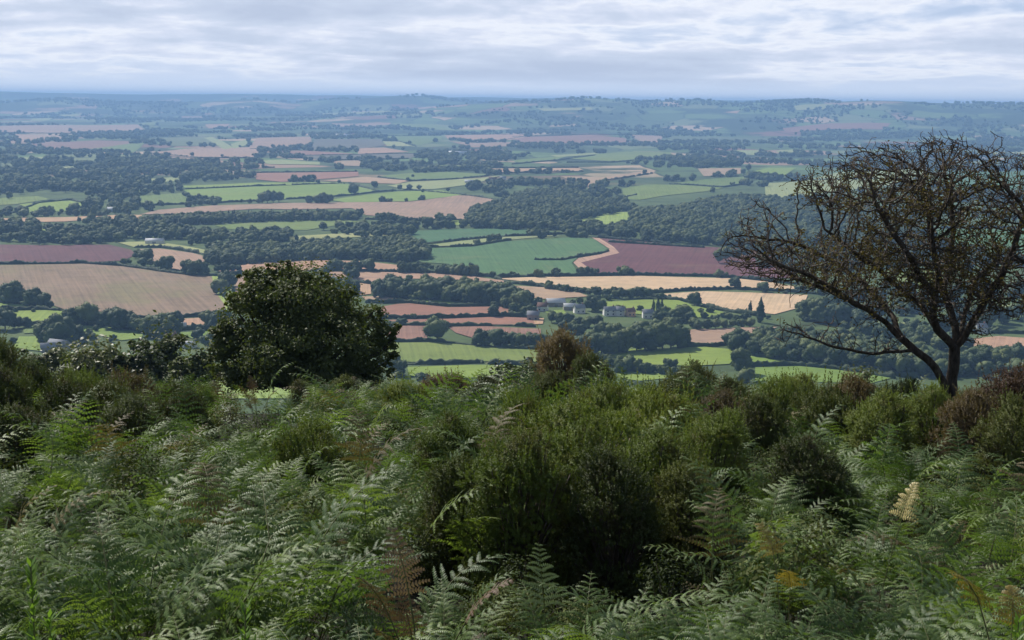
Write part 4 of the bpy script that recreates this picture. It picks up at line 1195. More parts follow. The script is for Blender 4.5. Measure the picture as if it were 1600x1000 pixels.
# ------------------------------------------------------------------ the bare hawthorn
def hawthorn():
    rng = np.random.default_rng(5)
    d0 = 26.0
    base = at(1484, d0)
    up = F / d0
    def P(px, py, dy=0.0):
        v = ray(px, py); kk = d0 / math.hypot(v.x, v.y)
        p = EYE + v * kk
        return np.array([p.x - base.x, dy, p.z - base.z])
    # main limbs as drawn by the photograph, with their own depth
    limbs = [
        ([(1484, 640, 0), (1486, 600, 0), (1488, 570, 0), (1489, 540, 0), (1486, 524, 0)], None),
        ([(1489, 545, 0), (1472, 526, -.1), (1455, 508, -.25), (1445, 488, -.35), (1444, 462, -.4), (1446, 430, -.5), (1440, 395, -.6), (1425, 350, -.8)], 0),
        ([(1489, 540, 0), (1494, 515, .1), (1490, 490, .25), (1482, 460, .4), (1474, 425, .5), (1468, 380, .7), (1462, 320, .8), (1452, 270, .9)], 0),
        ([(1490, 542, 0), (1505, 522, -.1), (1513, 500, -.25), (1523, 478, -.4), (1532, 450, -.6), (1545, 420, -.8), (1560, 380, -.9), (1575, 330, -1.0)], 0),
        ([(1492, 540, 0), (1512, 515, .3), (1528, 490, .6), (1548, 462, .9), (1575, 440, 1.2), (1610, 420, 1.3)], 0),
        ([(1470, 640, -.15), (1469, 592, -.15), (1455, 572, -.2), (1438, 556, -.25), (1418, 540, -.3), (1395, 520, -.3), (1372, 500, -.25), (1345, 478, -.2), (1315, 462, -.1), (1280, 446, 0), (1240, 430, .1)], None),
        ([(1418, 541, -.3), (1400, 537, -.45), (1375, 531, -.6), (1345, 532, -.75), (1310, 528, -.85), (1280, 520, -.9), (1255, 512, -.95), (1228, 502, -1.0)], 5),
        ([(1455, 508, -.25), (1430, 470, .1), (1400, 445, .3), (1370, 420, .5), (1330, 390, .6), (1290, 360, .7)], 1),
        ([(1444, 462, -.4), (1415, 425, -.7), (1385, 385, -1.0), (1350, 340, -1.2), (1325, 300, -1.3)], 1),
        ([(1482, 460, .4), (1505, 420, .8), (1520, 370, 1.1), (1520, 310, 1.3), (1510, 260, 1.4)], 2),
        ([(1372, 500, -.25), (1330, 470, -.7), (1280, 440, -1.0), (1230, 410, -1.2), (1180, 390, -1.2)], 5),
        ([(1395, 520, -.3), (1385, 480, .4), (1350, 440, .8), (1300, 405, 1.0), (1240, 380, 1.1)], 5),
    ]
    nodes, par = [], []
    def add_node(p, q):
        nodes.append(np.asarray(p, float)); par.append(q)
        return len(nodes) - 1
    STEP = 0.085
    for pts, src in limbs:
        pts = np.array([P(*p) for p in pts])
        if src is None or not nodes:
            prev = add_node(pts[0], -1)
        else:
            A = np.array(nodes); prev = int(np.argmin(((A - pts[0]) ** 2).sum(1)))
        seg = np.linalg.norm(np.diff(pts, axis=0), axis=1); s = np.concatenate([[0], np.cumsum(seg)])
        m = max(2, int(s[-1] / STEP))
        for t in np.linspace(0, s[-1], m)[1:]:
            q = np.array([np.interp(t, s, pts[:, c]) for c in range(3)])
            q += np.array([noise.noise(Vector(q * 2.5) + Vector((c * 9.1, 0, 3))) for c in range(3)]) * 0.045
            prev = add_node(q, prev)
    n_limb = len(nodes)
    outline = [(1118, 395), (1135, 358), (1170, 332), (1208, 298), (1246, 288), (1280, 250), (1330, 236), (1370, 222), (1420, 206), (1450, 222), (1478, 208), (1505, 218), (1540, 232), (1580, 248), (1620, 240), (1665, 275), (1700, 330), (1712, 400),
               (1690, 455), (1620, 485), (1565, 498), (1535, 480), (1480, 500), (1400, 490), (1350, 474), (1300, 455), (1240, 440), (1180, 436), (1130, 412)]
    oc = np.array([P(*q)[[0, 2]] for q in outline])
    lo, hi = oc.min(0) - [.08, .05], oc.max(0) + [.2, .05]
    c0 = P(1440, 370)[[0, 2]]
    att = []
    while len(att) < 6400:
        q = rng.uniform(lo, hi)
        if not inside(oc, q[None])[0] and (q[0] < c0[0] or rng.random() < 0.97): continue
        if noise.noise(Vector((q[0] * 1.1, q[1] * 1.1, 5.0))) < -0.22: continue
        e = np.linalg.norm((q - c0) / np.array([4.2, 2.3]))
        dep = 2.1 * math.sqrt(max(0.04, 1 - min(0.98, e) ** 2))
        y = rng.uniform(-dep, dep)
        att.append((q[0], y, q[1]))
    for q in range(90):   # the thin low limb reaching left
        a = rng.uniform(0, 1)
        p = P(1190 + 200 * a, 505 + 25 * a - rng.uniform(-8, 34), rng.uniform(-1.3, -.5)); att.append(tuple(p))
    for q in range(40):
        p = P(rng.uniform(1510, 1560), rng.uniform(515, 540), rng.uniform(-.4, .6)); att.append(tuple(p))
    att = np.array(att); alive = np.ones(len(att), bool)
    bias = np.array([-0.55, 0, 0.36])
    for it in range(120):
        kd = kdtree.KDTree(len(nodes))
        for q, p in enumerate(nodes): kd.insert(p, q)
        kd.balance()
        pull = {}
        for q in np.where(alive)[0]:
            co, idx, dist = kd.find(att[q])
            if dist < 0.13: alive[q] = False; continue
            if dist < 1.3:
                v = att[q] - nodes[idx]
                pull.setdefault(idx, []).append(v / np.linalg.norm(v))
        if not pull: break
        grew = 0
        for idx, vs in pull.items():
            v = np.sum(vs, 0); v /= np.linalg.norm(v) + 1e-9
            v = v + bias * 0.52 + rng.normal(0, 0.22, 3); v /= np.linalg.norm(v)
            add_node(nodes[idx] + v * STEP, idx); grew += 1
        if len(nodes) > 22000: break
    # short crooked spurs
    N0 = len(nodes)
    for q in range(n_limb // 2, N0):
        if rng.random() < 0.75:
            v = nodes[q] - nodes[par[q]] if par[q] >= 0 else np.array([0, 0, 1.0])
            v = v / (np.linalg.norm(v) + 1e-9) * 0.6 + rng.normal(0, 0.8, 3) + bias * 0.9
            v /= np.linalg.norm(v); prev = q
            for s in range(rng.integers(1, 4)):
                v = v + rng.normal(0, 0.5, 3) + bias * 0.25; v /= np.linalg.norm(v)
                prev = add_node(nodes[prev] + v * rng.uniform(0.05, 0.10), prev)
    n = len(nodes)
    X = np.array(nodes)
    EXP = 3.0; TIP = 0.0060
    acc = np.zeros(n)
    for q in range(n - 1, -1, -1):
        if acc[q] == 0: acc[q] = TIP ** EXP
        if par[q] >= 0: acc[par[q]] += acc[q]
    # children always have a larger index than their parent except where limbs attach, which is fine
    rad = acc ** (1 / EXP)
    lowz = np.clip((1.35 - X[:, 2]) / 0.9, 0, 1)
    rad = np.where(rad > .05, np.minimum(rad * (1 + .55 * lowz), 0.185), rad)
    kids = [[] for _ in range(n)]
    for q in range(n):
        if par[q] >= 0: kids[par[q]].append(q)
    limb_mb, twig_mb = MB(), MB()
    starts = [(q, -1) for q in range(n) if par[q] < 0]
    while starts:
        q, src = starts.pop()
        chain = [src, q] if src >= 0 else [q]
        while kids[q]:
            ks = sorted(kids[q], key=lambda c: -acc[c])
            for c in ks[1:]: starts.append((c, q))
            q = ks[0]; chain.append(q)
        r = rad[chain].copy()
        if src >= 0: r[0] = min(r[0], r[1] * 1.25)
        if len(chain) < 2: continue
        mx = r.max()
        (limb_mb if mx > 0.02 else twig_mb).tube(X[chain], r, 9 if mx > 0.06 else 5 if mx > 0.016 else 3)
    t = empty('hawthorn_tree', base)
    tag(t, 'windswept nearly bare dark hawthorn leaning left above the bracken at right', 'tree')
    link('trunk', limb_mb.mesh('trunk', [M_BARK], True), t)
    link('twigs', twig_mb.mesh('twigs', [M_TWIG], True), t)
    # withered leaves and lichen that still cling to the inner twigs
    cand = np.array([q for q in range(n_limb, n) if rad[q] < 0.016])
    Pq = X[cand]
    e = np.linalg.norm((Pq[:, [0, 2]] - P(1425, 375)[[0, 2]]) / np.array([2.6, 1.35]), axis=1)
    keep = rng.random(len(cand)) < np.clip(1.15 - e, 0.03, 0.65)
    Pq = Pq[keep]
    cl = np.array([noise.noise(Vector(p) * 1.6) for p in Pq])
    Pq = Pq[cl > -0.08]
    Pl = np.repeat(Pq, 4, 0) + rng.normal(0, 0.045, (len(Pq) * 4, 3))
    Vq, Qq = quads(Pl, rng.normal(0, 1, Pl.shape), 0.034, rng)
    m = leaf_mat("withered_leaf", [(0.2, (0.085, 0.065, 0.032)), (0.5, (0.13, 0.112, 0.045)), (0.8, (0.16, 0.155, 0.07))], 0.7, 0.2, 0.3, pscale=1.2)
    link('leaves', mesh_np('leaves', Vq, [Qq], [m]), t)


hawthorn()

# ------------------------------------------------------------------ gorse
def sprig_arrays(rng, L=0.2, needles=34, nl=0.036, nw=0.015, spread=1.0):
    """one spiny shoot along +Z"""
    z = np.sort(rng.uniform(0.02, 1.0, needles)) * L
    a = np.arange(needles) * 2.4 + rng.uniform(0, .6, needles)
    tl = nl * (1.15 - 0.55 * z / L) * rng.uniform(.7, 1.25, needles)
    upv = rng.uniform(0.45, 1.0, needles)
    D = np.column_stack([np.cos(a) * spread, np.sin(a) * spread, upv]); D /= np.linalg.norm(D, axis=1)[:, None]
    B = np.column_stack([np.zeros(needles), np.zeros(needles), z])
    S = np.cross(D, np.column_stack([-np.sin(a), np.cos(a), np.full(needles, .3)])); S /= np.linalg.norm(S, axis=1)[:, None]
    S2 = np.column_stack([-np.sin(a), np.cos(a), np.zeros(needles)])
    S = np.where(rng.random((needles, 1)) < .5, S, S2)
    V = np.stack([B - S * nw / 2, B + S * nw / 2, B + D * tl[:, None]], 1).reshape(-1, 3)
    return V, np.arange(needles * 3).reshape(-1, 3)


def gorse_proto(seed, n=3900, w=0.9, h=1.1, upright=0.16, L=(0.055, 0.125), needles=26):
    rng = np.random.default_rng(seed)
    sp = [sprig_arrays(rng, 0.2, needles) for _ in range(8)]
    lumps = [((0, 0, h * .52), (w * .62, w * .62, h * .42))]
    for q in range(int(20 * h)):
        a = q * 0.7 * 2 + rng.uniform(-.3, .3); r = rng.uniform(.13, .27) * w
        rad = rng.uniform(.25, .78) * w
        lumps.append(((rad * math.cos(a), rad * math.sin(a), max(.2, h * (1 - (rad / w) ** 3 * .7) * rng.uniform(.35, 1.0) - r * .5)), (r, r, r * .85)))
    for q in range(11):
        a = q * .571 + rng.uniform(-.2, .2); r = rng.uniform(.2, .3) * w
        lumps.append(((.7 * w * math.cos(a), .7 * w * math.sin(a), r * .75), (r, r, r)))
    lumps.append(((rng.uniform(-.2, .2), rng.uniform(-.2, .2), h * .72), (.3 * w, .3 * w, .26 * h)))
    ar = np.array([r[0] * r[2] for c, r in lumps]); ar /= ar.sum()
    fo, st = MB(), MB()
    for (c, r), f in zip(lumps, ar):
        m = max(20, int(n * f))
        D = rng.normal(0, 1, (m, 3)); D[:, 2] = np.abs(D[:, 2]) * .9 + rng.uniform(-.5, .1, m); D /= np.linalg.norm(D, axis=1)[:, None]
        C = np.array(c) + D * np.array(r) * rng.uniform(.78, 1.02, (m, 1))
        for p, dv in zip(C, D):
            if p[2] < 0.05: continue
            ax = dv * (1 - upright) + np.array([0, 0, upright]) + rng.normal(0, .25, 3); ax /= np.linalg.norm(ax)
            u = np.cross(ax, [0.3, 0.9, 0.1]); u /= np.linalg.norm(u); v = np.cross(ax, u)
            V, T = sp[rng.integers(8)]
            s = rng.uniform(*L) / 0.2
            if dv[2] > .35 and rng.random() < .09:
                s *= rng.uniform(2.0, 3.4); ax = dv * .35 + np.array([0, 0, .8]) + rng.normal(0, .2, 3); ax /= np.linalg.norm(ax); u = np.cross(ax, [0.3, 0.9, 0.1]); u /= np.linalg.norm(u); v = np.cross(ax, u)
            fo.add(p + (V[:, :1] * u + V[:, 1:2] * v) + V[:, 2:] * ax * s, None, T)
        for q in range(3):
            tgt = np.array(c) + rng.normal(0, .3, 3) * np.array(r)
            s = np.linspace(0, 1, 6)[:, None]
            b = np.array([rng.normal(0, .07), rng.normal(0, .07), -.1])
            st.tube((1 - s) ** 2 * b + 2 * s * (1 - s) * (b * .4 + tgt * .5 + np.array([0, 0, .1])) + s ** 2 * tgt, np.linspace(.022, .006, 6), 4)
    return fo.mesh('foliage', [M_GORSE], False), st.mesh('stems', [M_TWIG], True)


M_GORSE = leaf_mat("gorse_green", [(0.2, (0.080, 0.115, 0.026)), (0.5, (0.145, 0.190, 0.044)), (0.85, (0.225, 0.260, 0.064))], 0.6, 0.22, 0.22, pscale=5.0, patch=0.5, patch_col=(0.12, 0.085, 0.04))
M_GDARK = leaf_mat("gorse_dark", [(0.2, (0.050, 0.068, 0.022)), (0.5, (0.088, 0.112, 0.034)), (0.85, (0.150, 0.165, 0.050))], 0.6, 0.22, 0.2, pscale=5.0, patch=0.6, patch_col=(0.075, 0.05, 0.03))
M_GBROWN = leaf_mat("gorse_brown", [(0.2, (0.070, 0.064, 0.032)), (0.5, (0.145, 0.108, 0.062)), (0.85, (0.23, 0.17, 0.095))], 0.6, 0.3, 0.25, pscale=2.0, patch=0.5, patch_col=(0.09, 0.075, 0.03))
M_GRED = leaf_mat("dead_red_brown", [(0.2, (0.070, 0.044, 0.034)), (0.5, (0.130, 0.080, 0.058)), (0.85, (0.20, 0.135, 0.098))], 0.65, 0.3, 0.2, pscale=2.0)
M_FRESH = leaf_mat("fresh_green", [(0.2, (0.09, 0.17, 0.03)), (0.8, (0.16, 0.26, 0.05))], 0.45, 0.4, 0.35, pscale=2.0)
GORSE = [gorse_proto(200 + q) for q in range(4)]
GORSE_T = [gorse_proto(210 + q, 5000, 0.9, 1.9) for q in range(2)]
BUSHES = []


def gorse(px, d, top_y, wpx, label, m=None, name='gorse_bush', lean=0.0, proto=None, cat='bush'):
    b = at(px, d)
    v = ray(px, top_y); kk = d / math.hypot(v.x, v.y)
    ht = max(0.35, EYE.z + v.z * kk - b.z) * 1.04
    wd = wpx / F * d
    wd = max(wd, ht / 1.25)
    tall = ht / wd > 0.95
    fo, st = GORSE_T[len(BUSHES) % 2] if tall else GORSE[len(BUSHES) % 4]
    t = empty(name, b, random.uniform(0, 6.28), (wd / 1.95, wd / 1.95, ht / (2.05 if tall else 1.2)))
    f = link('foliage', fo, t); link('stems', st, t)
    if m:
        f.material_slots[0].link = 'OBJECT'; f.material_slots[0].material = m
    tag(t, label, cat)
    BUSHES.append((b.x, b.y, wd / 2))
    return t


G = gorse
G(815, 11.3, 662, 230, 'large green gorse bush in the centre, overhanging the dark hollow', M_GORSE)
G(725, 11.9, 700, 190, 'green gorse bush at the left end of the central gorse thicket', M_GDARK)
G(905, 12.1, 648, 210, 'tallest green gorse in the central thicket above the dark hollow', M_GORSE)
G(968, 11.2, 694, 170, 'low dark green gorse in front of the central thicket', M_GDARK)
G(1040, 12.3, 660, 200, 'green gorse bush at the right side of the central thicket', M_GORSE)
G(1092, 11.7, 716, 120, 'small olive gorse at the right end of the central thicket', M_GDARK)
G(905, 16.5, 618, 260, 'yellowish green gorse bush behind the central gorse', M_GORSE)
G(1030, 19, 604, 210, 'green gorse mound behind the right end of the central gorse', M_GORSE)
G(880, 33, 509, 118, 'tall gorse with orange brown dead top, standing on the skyline', M_GBROWN)
G(930, 31, 545, 105, 'dark green gorse at the right foot of the brown topped gorse', M_GDARK)
G(860, 27, 575, 110, 'olive gorse below the brown topped gorse', M_GDARK)
G(700, 33, 579, 115, 'low reddish brown gorse on the skyline right of the dark tree', M_GRED)
G(1085, 31, 562, 125, 'dark green spiky gorse on the skyline beside the lower meadow', M_GDARK)
G(1150, 27, 585, 110, 'olive brown gorse under the tall meadow edge tree', M_GDARK)
G(1250, 27, 578, 120, 'brownish green gorse on the skyline left of the hawthorn', M_GORSE)
G(1325, 26, 582, 115, 'russet tinged gorse between the hawthorn and skyline gorse', M_GBROWN)
G(1400, 24, 586, 110, 'green gorse just left of the leaning hawthorn stem', M_GDARK)
G(1545, 21.5, 560, 150, 'rusty brown gorse at the foot of the hawthorn trunk', M_GRED)
G(1500, 20, 598, 95, 'small brown gorse in front of the hawthorn trunk', M_GBROWN)
G(1598, 22, 575, 110, 'green gorse at the right edge beside the rusty gorse', M_GDARK)
G(15, 27, 503, 120, 'tall brown green gorse at the left edge of the skyline', M_GDARK)
G(75, 30, 560, 120, 'dark gorse next to the tall left edge gorse', M_GDARK)
G(140, 30, 572, 120, 'dark green gorse under the sunlit slope tree', M_GORSE)
G(205, 29, 578, 120, 'brown flecked gorse left of the meadow gap', M_GBROWN)
G(270, 29, 596, 100, 'upright green gorse left of the bright meadow strip', M_GDARK)
G(120, 23, 590, 150, 'dark brown gorse mound in the left mid ground', M_GDARK)
G(215, 21, 612, 140, 'dark gorse mound below the brown flecked gorse', M_GDARK)
G(318, 30, 598, 60, 'small gorse at the left end of the bright meadow strip', M_GORSE)
G(468, 37, 590, 50, 'small green gorse hiding the foot of the big dark tree trunk', M_GDARK)
G(530, 34, 585, 70, 'green gorse under the right half of the dark tree', M_GDARK)
G(1190, 20, 610, 130, 'dark gorse mound in the mid ground left of the hawthorn', M_GDARK)
G(1120, 15.5, 634, 150, 'yellow green broom like gorse clump in the mid ground', M_GORSE)
G(700, 15.5, 640, 150, 'yellow green gorse mound left of the central gorse, behind tall fern', M_GORSE)
G(820, 18, 612, 190, 'bright green gorse mound below the brown topped gorse', M_GORSE)
G(960, 22, 592, 190, 'wide olive gorse mound right of the brown topped gorse', M_GORSE)
G(1060, 24, 588, 170, 'dull green gorse mound below the dark spiky skyline gorse', M_GDARK)
G(1130, 21, 606, 150, 'brown green gorse mound in the middle of the right thicket', M_GBROWN)
G(1215, 25, 586, 150, 'green gorse mound under the brownish skyline gorse', M_GORSE)
G(1290, 22, 596, 170, 'wide brownish gorse mound left of the leaning stem', M_GDARK)
G(1370, 20, 606, 150, 'green gorse mound below the leaning hawthorn stem', M_GORSE)
G(1445, 22, 594, 90, 'small green gorse between hawthorn stem and brown gorse', M_GORSE)
G(1560, 18, 612, 150, 'dark green gorse mound in front of the rusty gorse', M_GDARK)
G(30, 23, 556, 150, 'dark gorse mound at the left edge below the tall gorse', M_GDARK)
G(180, 26, 590, 160, 'long dark gorse mound under the slope trees', M_GDARK)
G(290, 24, 606, 120, 'dark green gorse mound left below the meadow strip', M_GDARK)
G(60, 19, 622, 150, 'brownish gorse mound low at the left edge', M_GDARK)
G(630, 28, 592, 110, 'olive gorse mound below the right side of the dark tree', M_GORSE)
G(760, 30, 585, 100, 'grey green gorse mound on the skyline left of the brown topped gorse', M_GDARK)
G(480, 17, 655, 170, 'green gorse mound among the ferns below the meadow strip', M_GORSE)
G(1270, 14.5, 672, 190, 'olive gorse clump among the right ferns', M_GDARK)

# ------------------------------------------------------------------ bracken
M_BRK = leaf_mat("bracken_leaf", [(0.15, (0.042, 0.076, 0.024)), (0.42, (0.078, 0.128, 0.038)), (0.64, (0.112, 0.172, 0.048)), (0.88, (0.190, 0.250, 0.062))], 0.53, 0.29, 0.30, pscale=0.9)
M_BYEL = leaf_mat("bracken_yellow", [(0.2, (0.48, 0.38, 0.15)), (0.8, (0.62, 0.52, 0.25))], 0.45, 0.4, 0.3, pscale=3)
M_BORG = leaf_mat("bracken_orange", [(0.2, (0.17, 0.12, 0.035)), (0.8, (0.32, 0.24, 0.06))], 0.5, 0.3, 0.3, pscale=3)
M_BSIL = leaf_mat("bracken_silver", [(0.2, (0.13, 0.18, 0.13)), (0.8, (0.19, 0.24, 0.17))], 0.33, 0.6, 0.15, pscale=3)


def frond_arrays(rng, hi=True, stalk=0.5, blade=0.75, th=(6, 32, 92)):
    """a bracken frond rising from the origin, arching towards +Y: (leaf V, leaf Q, stem points, radii)"""
    n = 40
    s = np.linspace(0, 1, n); tot = stalk + blade; fs = stalk / tot
    ang = np.where(s < fs, th[0] + (th[1] - th[0]) * s / fs, th[1] + (th[2] - th[1]) * ((s - fs) / (1 - fs)) ** 1.15)
    ang = np.radians(ang)
    dl = tot / (n - 1)
    pth = np.zeros((n, 3))
    pth[1:, 1] = np.cumsum(np.sin(ang[:-1])) * dl; pth[1:, 2] = np.cumsum(np.cos(ang[:-1])) * dl
    pth[:, 0] = 0.04 * np.sin(s * 3 + rng.uniform(0, 6)) * s
    tan = np.gradient(pth, axis=0); tan /= np.linalg.norm(tan, axis=1)[:, None]
    side = np.array([1.0, 0, 0])
    np_ = 12 if hi else 10
    npl = 12 if hi else 7
    V, Q, nv = [], [], 0
    axes = []
    for q in range(np_):
        t = (q + 0.3) / np_
        i0 = (fs + (1 - fs) * t) * (n - 1); i = min(int(i0), n - 2); fr = i0 - i
        p0 = pth[i] * (1 - fr) + pth[i + 1] * fr
        tg = tan[i]
        up = np.cross(side, tg)
        pl = blade * 0.41 * (1 - t) ** 0.85 * (0.85 if q == 0 else 1) * rng.uniform(.72, 1.14) + 0.015
        for sg in (-1, 1):
            phi = math.radians(rng.uniform(14, 28) + 22 * t)
            dirv = side * sg * math.cos(phi) + tg * math.sin(phi)
            droop = rng.uniform(.05, .52)
            m = npl if pl > 0.09 else max(3, int(npl * .6))
            u = np.linspace(0.06, 1, m)
            A = p0 + dirv * (u * pl)[:, None] + up * (0.10 * np.sin(u * 2.2) * pl)[:, None] - np.array([0, 0, 1]) * (droop * pl * u ** 2)[:, None]
            at_ = np.gradient(A, axis=0); at_ /= np.linalg.norm(at_, axis=1)[:, None]
            nrm = np.cross(at_, np.cross(up, at_)); nrm /= np.linalg.norm(nrm, axis=1)[:, None]
            lat = np.cross(nrm, at_)
            ll = (0.088 * pl * (1 - u) ** .6 + 0.006) * rng.uniform(.85, 1.15, m)
            wl = (pl / m) * (0.90 if hi else 0.98)
            for s2 in (-1, 1):
                D = lat * s2 * 0.93 + at_ * 0.36 - nrm * rng.uniform(.0, .22, (m, 1))
                base = A
                tip = A + D * ll[:, None]
                hw = (at_ + nrm * rng.normal(0, .05, (m, 1))) * wl * 0.5
                quad = np.stack([base - hw, base + hw * .9, base + hw * .55 + D * ll[:, None] * 0.82, tip - hw * .25], 1)
                if s2 * sg > 0: quad = quad[:, ::-1]
                V.append(quad.reshape(-1, 3)); Q.append(np.arange(m * 4).reshape(-1, 4) + nv); nv += m * 4
            axes.append(A)
    return np.concatenate(V), np.concatenate(Q), pth, np.linspace(0.0055, 0.0015, n)


def frond_mesh(rng, hi, **kw):
    V, Q, pth, rad = frond_arrays(rng, hi, **kw)
    st = MB(); st.tube(pth[::3], rad[::3], 4)
    Vs = np.concatenate(st.V); Qs = np.concatenate(st.Q) + len(V); Ts = np.concatenate(st.T) + len(V)
    return np.vstack([V, Vs]), np.vstack([Q, Qs]), Ts, np.concatenate([np.zeros(len(Q)), np.ones(len(Qs)), np.ones(len(Ts))])


def mk_frond(seed, hi=True, mt=None, **kw):
    V, Q, T, ids = frond_mesh(np.random.default_rng(seed), hi, **kw)
    return mesh_np('frond', V, [Q, T], [mt or M_BRK, M_STEM], ids)


FR_HI = [mk_frond(300 + q, True, stalk=0.42 + 0.05 * (q % 4), blade=0.66 + 0.05 * (q % 3), th=(4 + 2 * q, 26 + 4 * (q % 4), 78 + 6 * (q % 5))) for q in range(8)]


M_BDEAD = leaf_mat('bracken_dead', [(0.2, (0.085, 0.065, 0.032)), (0.8, (0.165, 0.130, 0.060))], 0.6, 0.25, 0.25, pscale=2)


def plant_mesh(seed, hi, nf, mt=None):
    rng = np.random.default_rng(seed)
    Vs, Qs, Ts, iq, it = [], [], [], [], []
    n = 0
    for q in range(nf):
        V, Q, T, ids = frond_mesh(rng, hi, stalk=rng.uniform(.30, .70), blade=rng.uniform(.42, .82), th=(rng.uniform(2, 14), rng.uniform(20, 42), rng.uniform(72, 112)))
        a = q * 6.28 / nf + rng.uniform(-.6, .6); c, s = math.cos(a), math.sin(a)
        off = rng.normal(0, .12, 2); sc = rng.uniform(.65, 1.2)
        V = np.column_stack([V[:, 0] * c - V[:, 1] * s, V[:, 0] * s + V[:, 1] * c, V[:, 2]]) * sc
        V[:, :2] += off
        Vs.append(V); Qs.append(Q + n); Ts.append(T + n); iq.append(ids[:len(Q)]); it.append(ids[len(Q):]); n += len(V)
    return mesh_np('bracken', np.vstack(Vs), [np.vstack(Qs), np.vstack(Ts)], [mt or M_BRK, M_STEM], np.concatenate(iq + it))


PL_HI = [plant_mesh(400 + q, True, 4 + q % 2) for q in range(7)]
PL_LO = [plant_mesh(420 + q, False, 4 + q % 3) for q in range(6)]


def bracken_points(d0, d1, dens, half=R(25)):
    n = int(0.5 * 2 * half * (d1 * d1 - d0 * d0) * dens)
    d = np.sqrt(RNG.uniform(d0 * d0, d1 * d1, n)); a = RNG.uniform(-half, half, n)
    return np.column_stack([d * np.sin(a), d * np.cos(a)])


def bracken_ok(P):
    ok = np.ones(len(P), bool)
    for bx, by, br in BUSHES:
        ok &= np.hypot(P[:, 0] - bx, P[:, 1] - by) > br * 0.72
    d = np.hypot(P[:, 0], P[:, 1]); px = 800 + P[:, 0] / np.maximum(d, .1) * F
    hollow = (px > 640) & (px < 1105) & (d > 7.7 + 0.0016 * np.abs(px - 850)) & (d < 12.4)
    hollow |= (px > 1380) & (px < 1500) & (d > 9.0) & (d < 10.4)
    hollow |= (px > 70) & (px < 230) & (d > 8.6) & (d < 10.4)
    hollow |= (px > 335) & (px < 488) & (d > 21)
    gaps = np.array([noise.noise(Vector((p[0] * 1.15, p[1] * .8, 31.0))) < -0.18 for p in P]) & (d > 8.0) & (d < 26)
    return ok & (~(hollow | gaps) | (RNG.random(len(P)) < 0.05))


def mound(P):
    return np.array([1.0 + 0.55 * noise.noise(Vector((p[0] * .8, p[1] * .8, 2.0))) + 0.25 * noise.noise(Vector((p[0] * 1.7, p[1] * 1.7, 7.0))) for p in P])


def rim(P):
    """plants at the brow of the hill stay low, so that the valley shows over them"""
    d = np.hypot(P[:, 0], P[:, 1])
    px = 800 + P[:, 0] / np.maximum(d, .1) * F
    front = (px > 490) & (px < 1130) & (d > 5.2) & (d < 8.2)
    return np.interp(d, [0, 22, 30, 45], [1.0, 1.0, 0.95, 0.85]) * np.where(front, .84, 1.0)


near = bracken_points(3.6, 8.4, 9.0); near = near[bracken_ok(near)]
mid = bracken_points(8.4, 17, 7.5); mid = mid[bracken_ok(mid)]
far = bracken_points(17, 46, 5.5); far = far[bracken_ok(far)]
# the nearest plants are things of their own
order = np.argsort(np.hypot(near[:, 0], near[:, 1]))
near = near[order]
IND = near[:280]
rest = np.vstack([near[280:], mid])
msc = mound(IND) * rim(IND)
for q, (p, s) in enumerate(zip(IND, msc)):
    sc = s * random.uniform(.62, .95)
    t = empty('bracken_fern', (p[0], p[1], float(height(*p))), random.uniform(0, 6.28), sc)
    nf = random.choice((3, 4, 4))
    for w in range(nf):
        f = link('frond', random.choice(FR_HI), t)
        f.rotation_euler = (random.uniform(-.12, .12), random.uniform(-.12, .12), w * 6.28 / nf + random.uniform(-.5, .5))
        f.location = (random.uniform(-.08, .08), random.uniform(-.08, .08), 0)
        f.scale = (random.uniform(.85, 1.15),) * 3
    tag(t, 'green bracken fern with arching feathery fronds in the nearest thicket', 'fern', 'nearest bracken ferns')


def scatter_bracken(name, P, meshes, tilt=.2, wts=None, size=1.0):
    n = len(P)
    pts = np.column_stack([P, height(P[:, 0], P[:, 1])])
    s = mound(P) * RNG.uniform(.58, 1.02, n) * rim(P) * size
    return gn_scatter(name, pts, np.column_stack([RNG.normal(0, tilt, n), RNG.normal(0, tilt, n), RNG.uniform(0, 6.28, n)]), np.column_stack([s, s, s * RNG.uniform(.85, 1.15, n)]), RNG.choice(len(meshes), n, p=wts) if wts is not None else RNG.integers(0, len(meshes), n), meshes)


W8 = np.array([1.0] * 7 + [.28]); W7 = np.array([1.0] * 6 + [.22])
scatter_bracken('bracken', rest, PL_HI + [plant_mesh(450, True, 4, M_BDEAD)], wts=W8 / W8.sum())
scatter_bracken('bracken', far, PL_LO + [plant_mesh(451, False, 4, M_BDEAD)], wts=W7 / W7.sum())


def clump_mesh(seed, m):
    rng = np.random.default_rng(seed)
    D = rng.normal(0, 1, (760, 3)); D /= np.linalg.norm(D, axis=1)[:, None]
    C = D * np.array([.34, .34, .30]) * rng.uniform(.5, 1.05, (760, 1)) + np.array([0, 0, .58])
    V, Q = quads(C, D + np.array([0, 0, .6]), 0.025, rng, 1.9)
    st = MB()
    for q in range(9):
        e = C[rng.integers(len(C))]
        s = np.linspace(0, 1, 5)[:, None]
        st.tube(np.array([rng.normal(0, .05), rng.normal(0, .05), 0]) * (1 - s) + e * s + np.array([0, 0, .06]) * np.sin(s * 3.1), np.linspace(.008, .003, 5), 4)
    Vs = np.concatenate(st.V); Qs = np.concatenate(st.Q) + len(V); Ts = np.concatenate(st.T) + len(V)
    return mesh_np('undergrowth', np.vstack([V, Vs]), [np.vstack([Q, Qs]), Ts], [m, M_TWIG], np.concatenate([np.zeros(len(Q)), np.ones(len(Qs) + len(Ts))]))


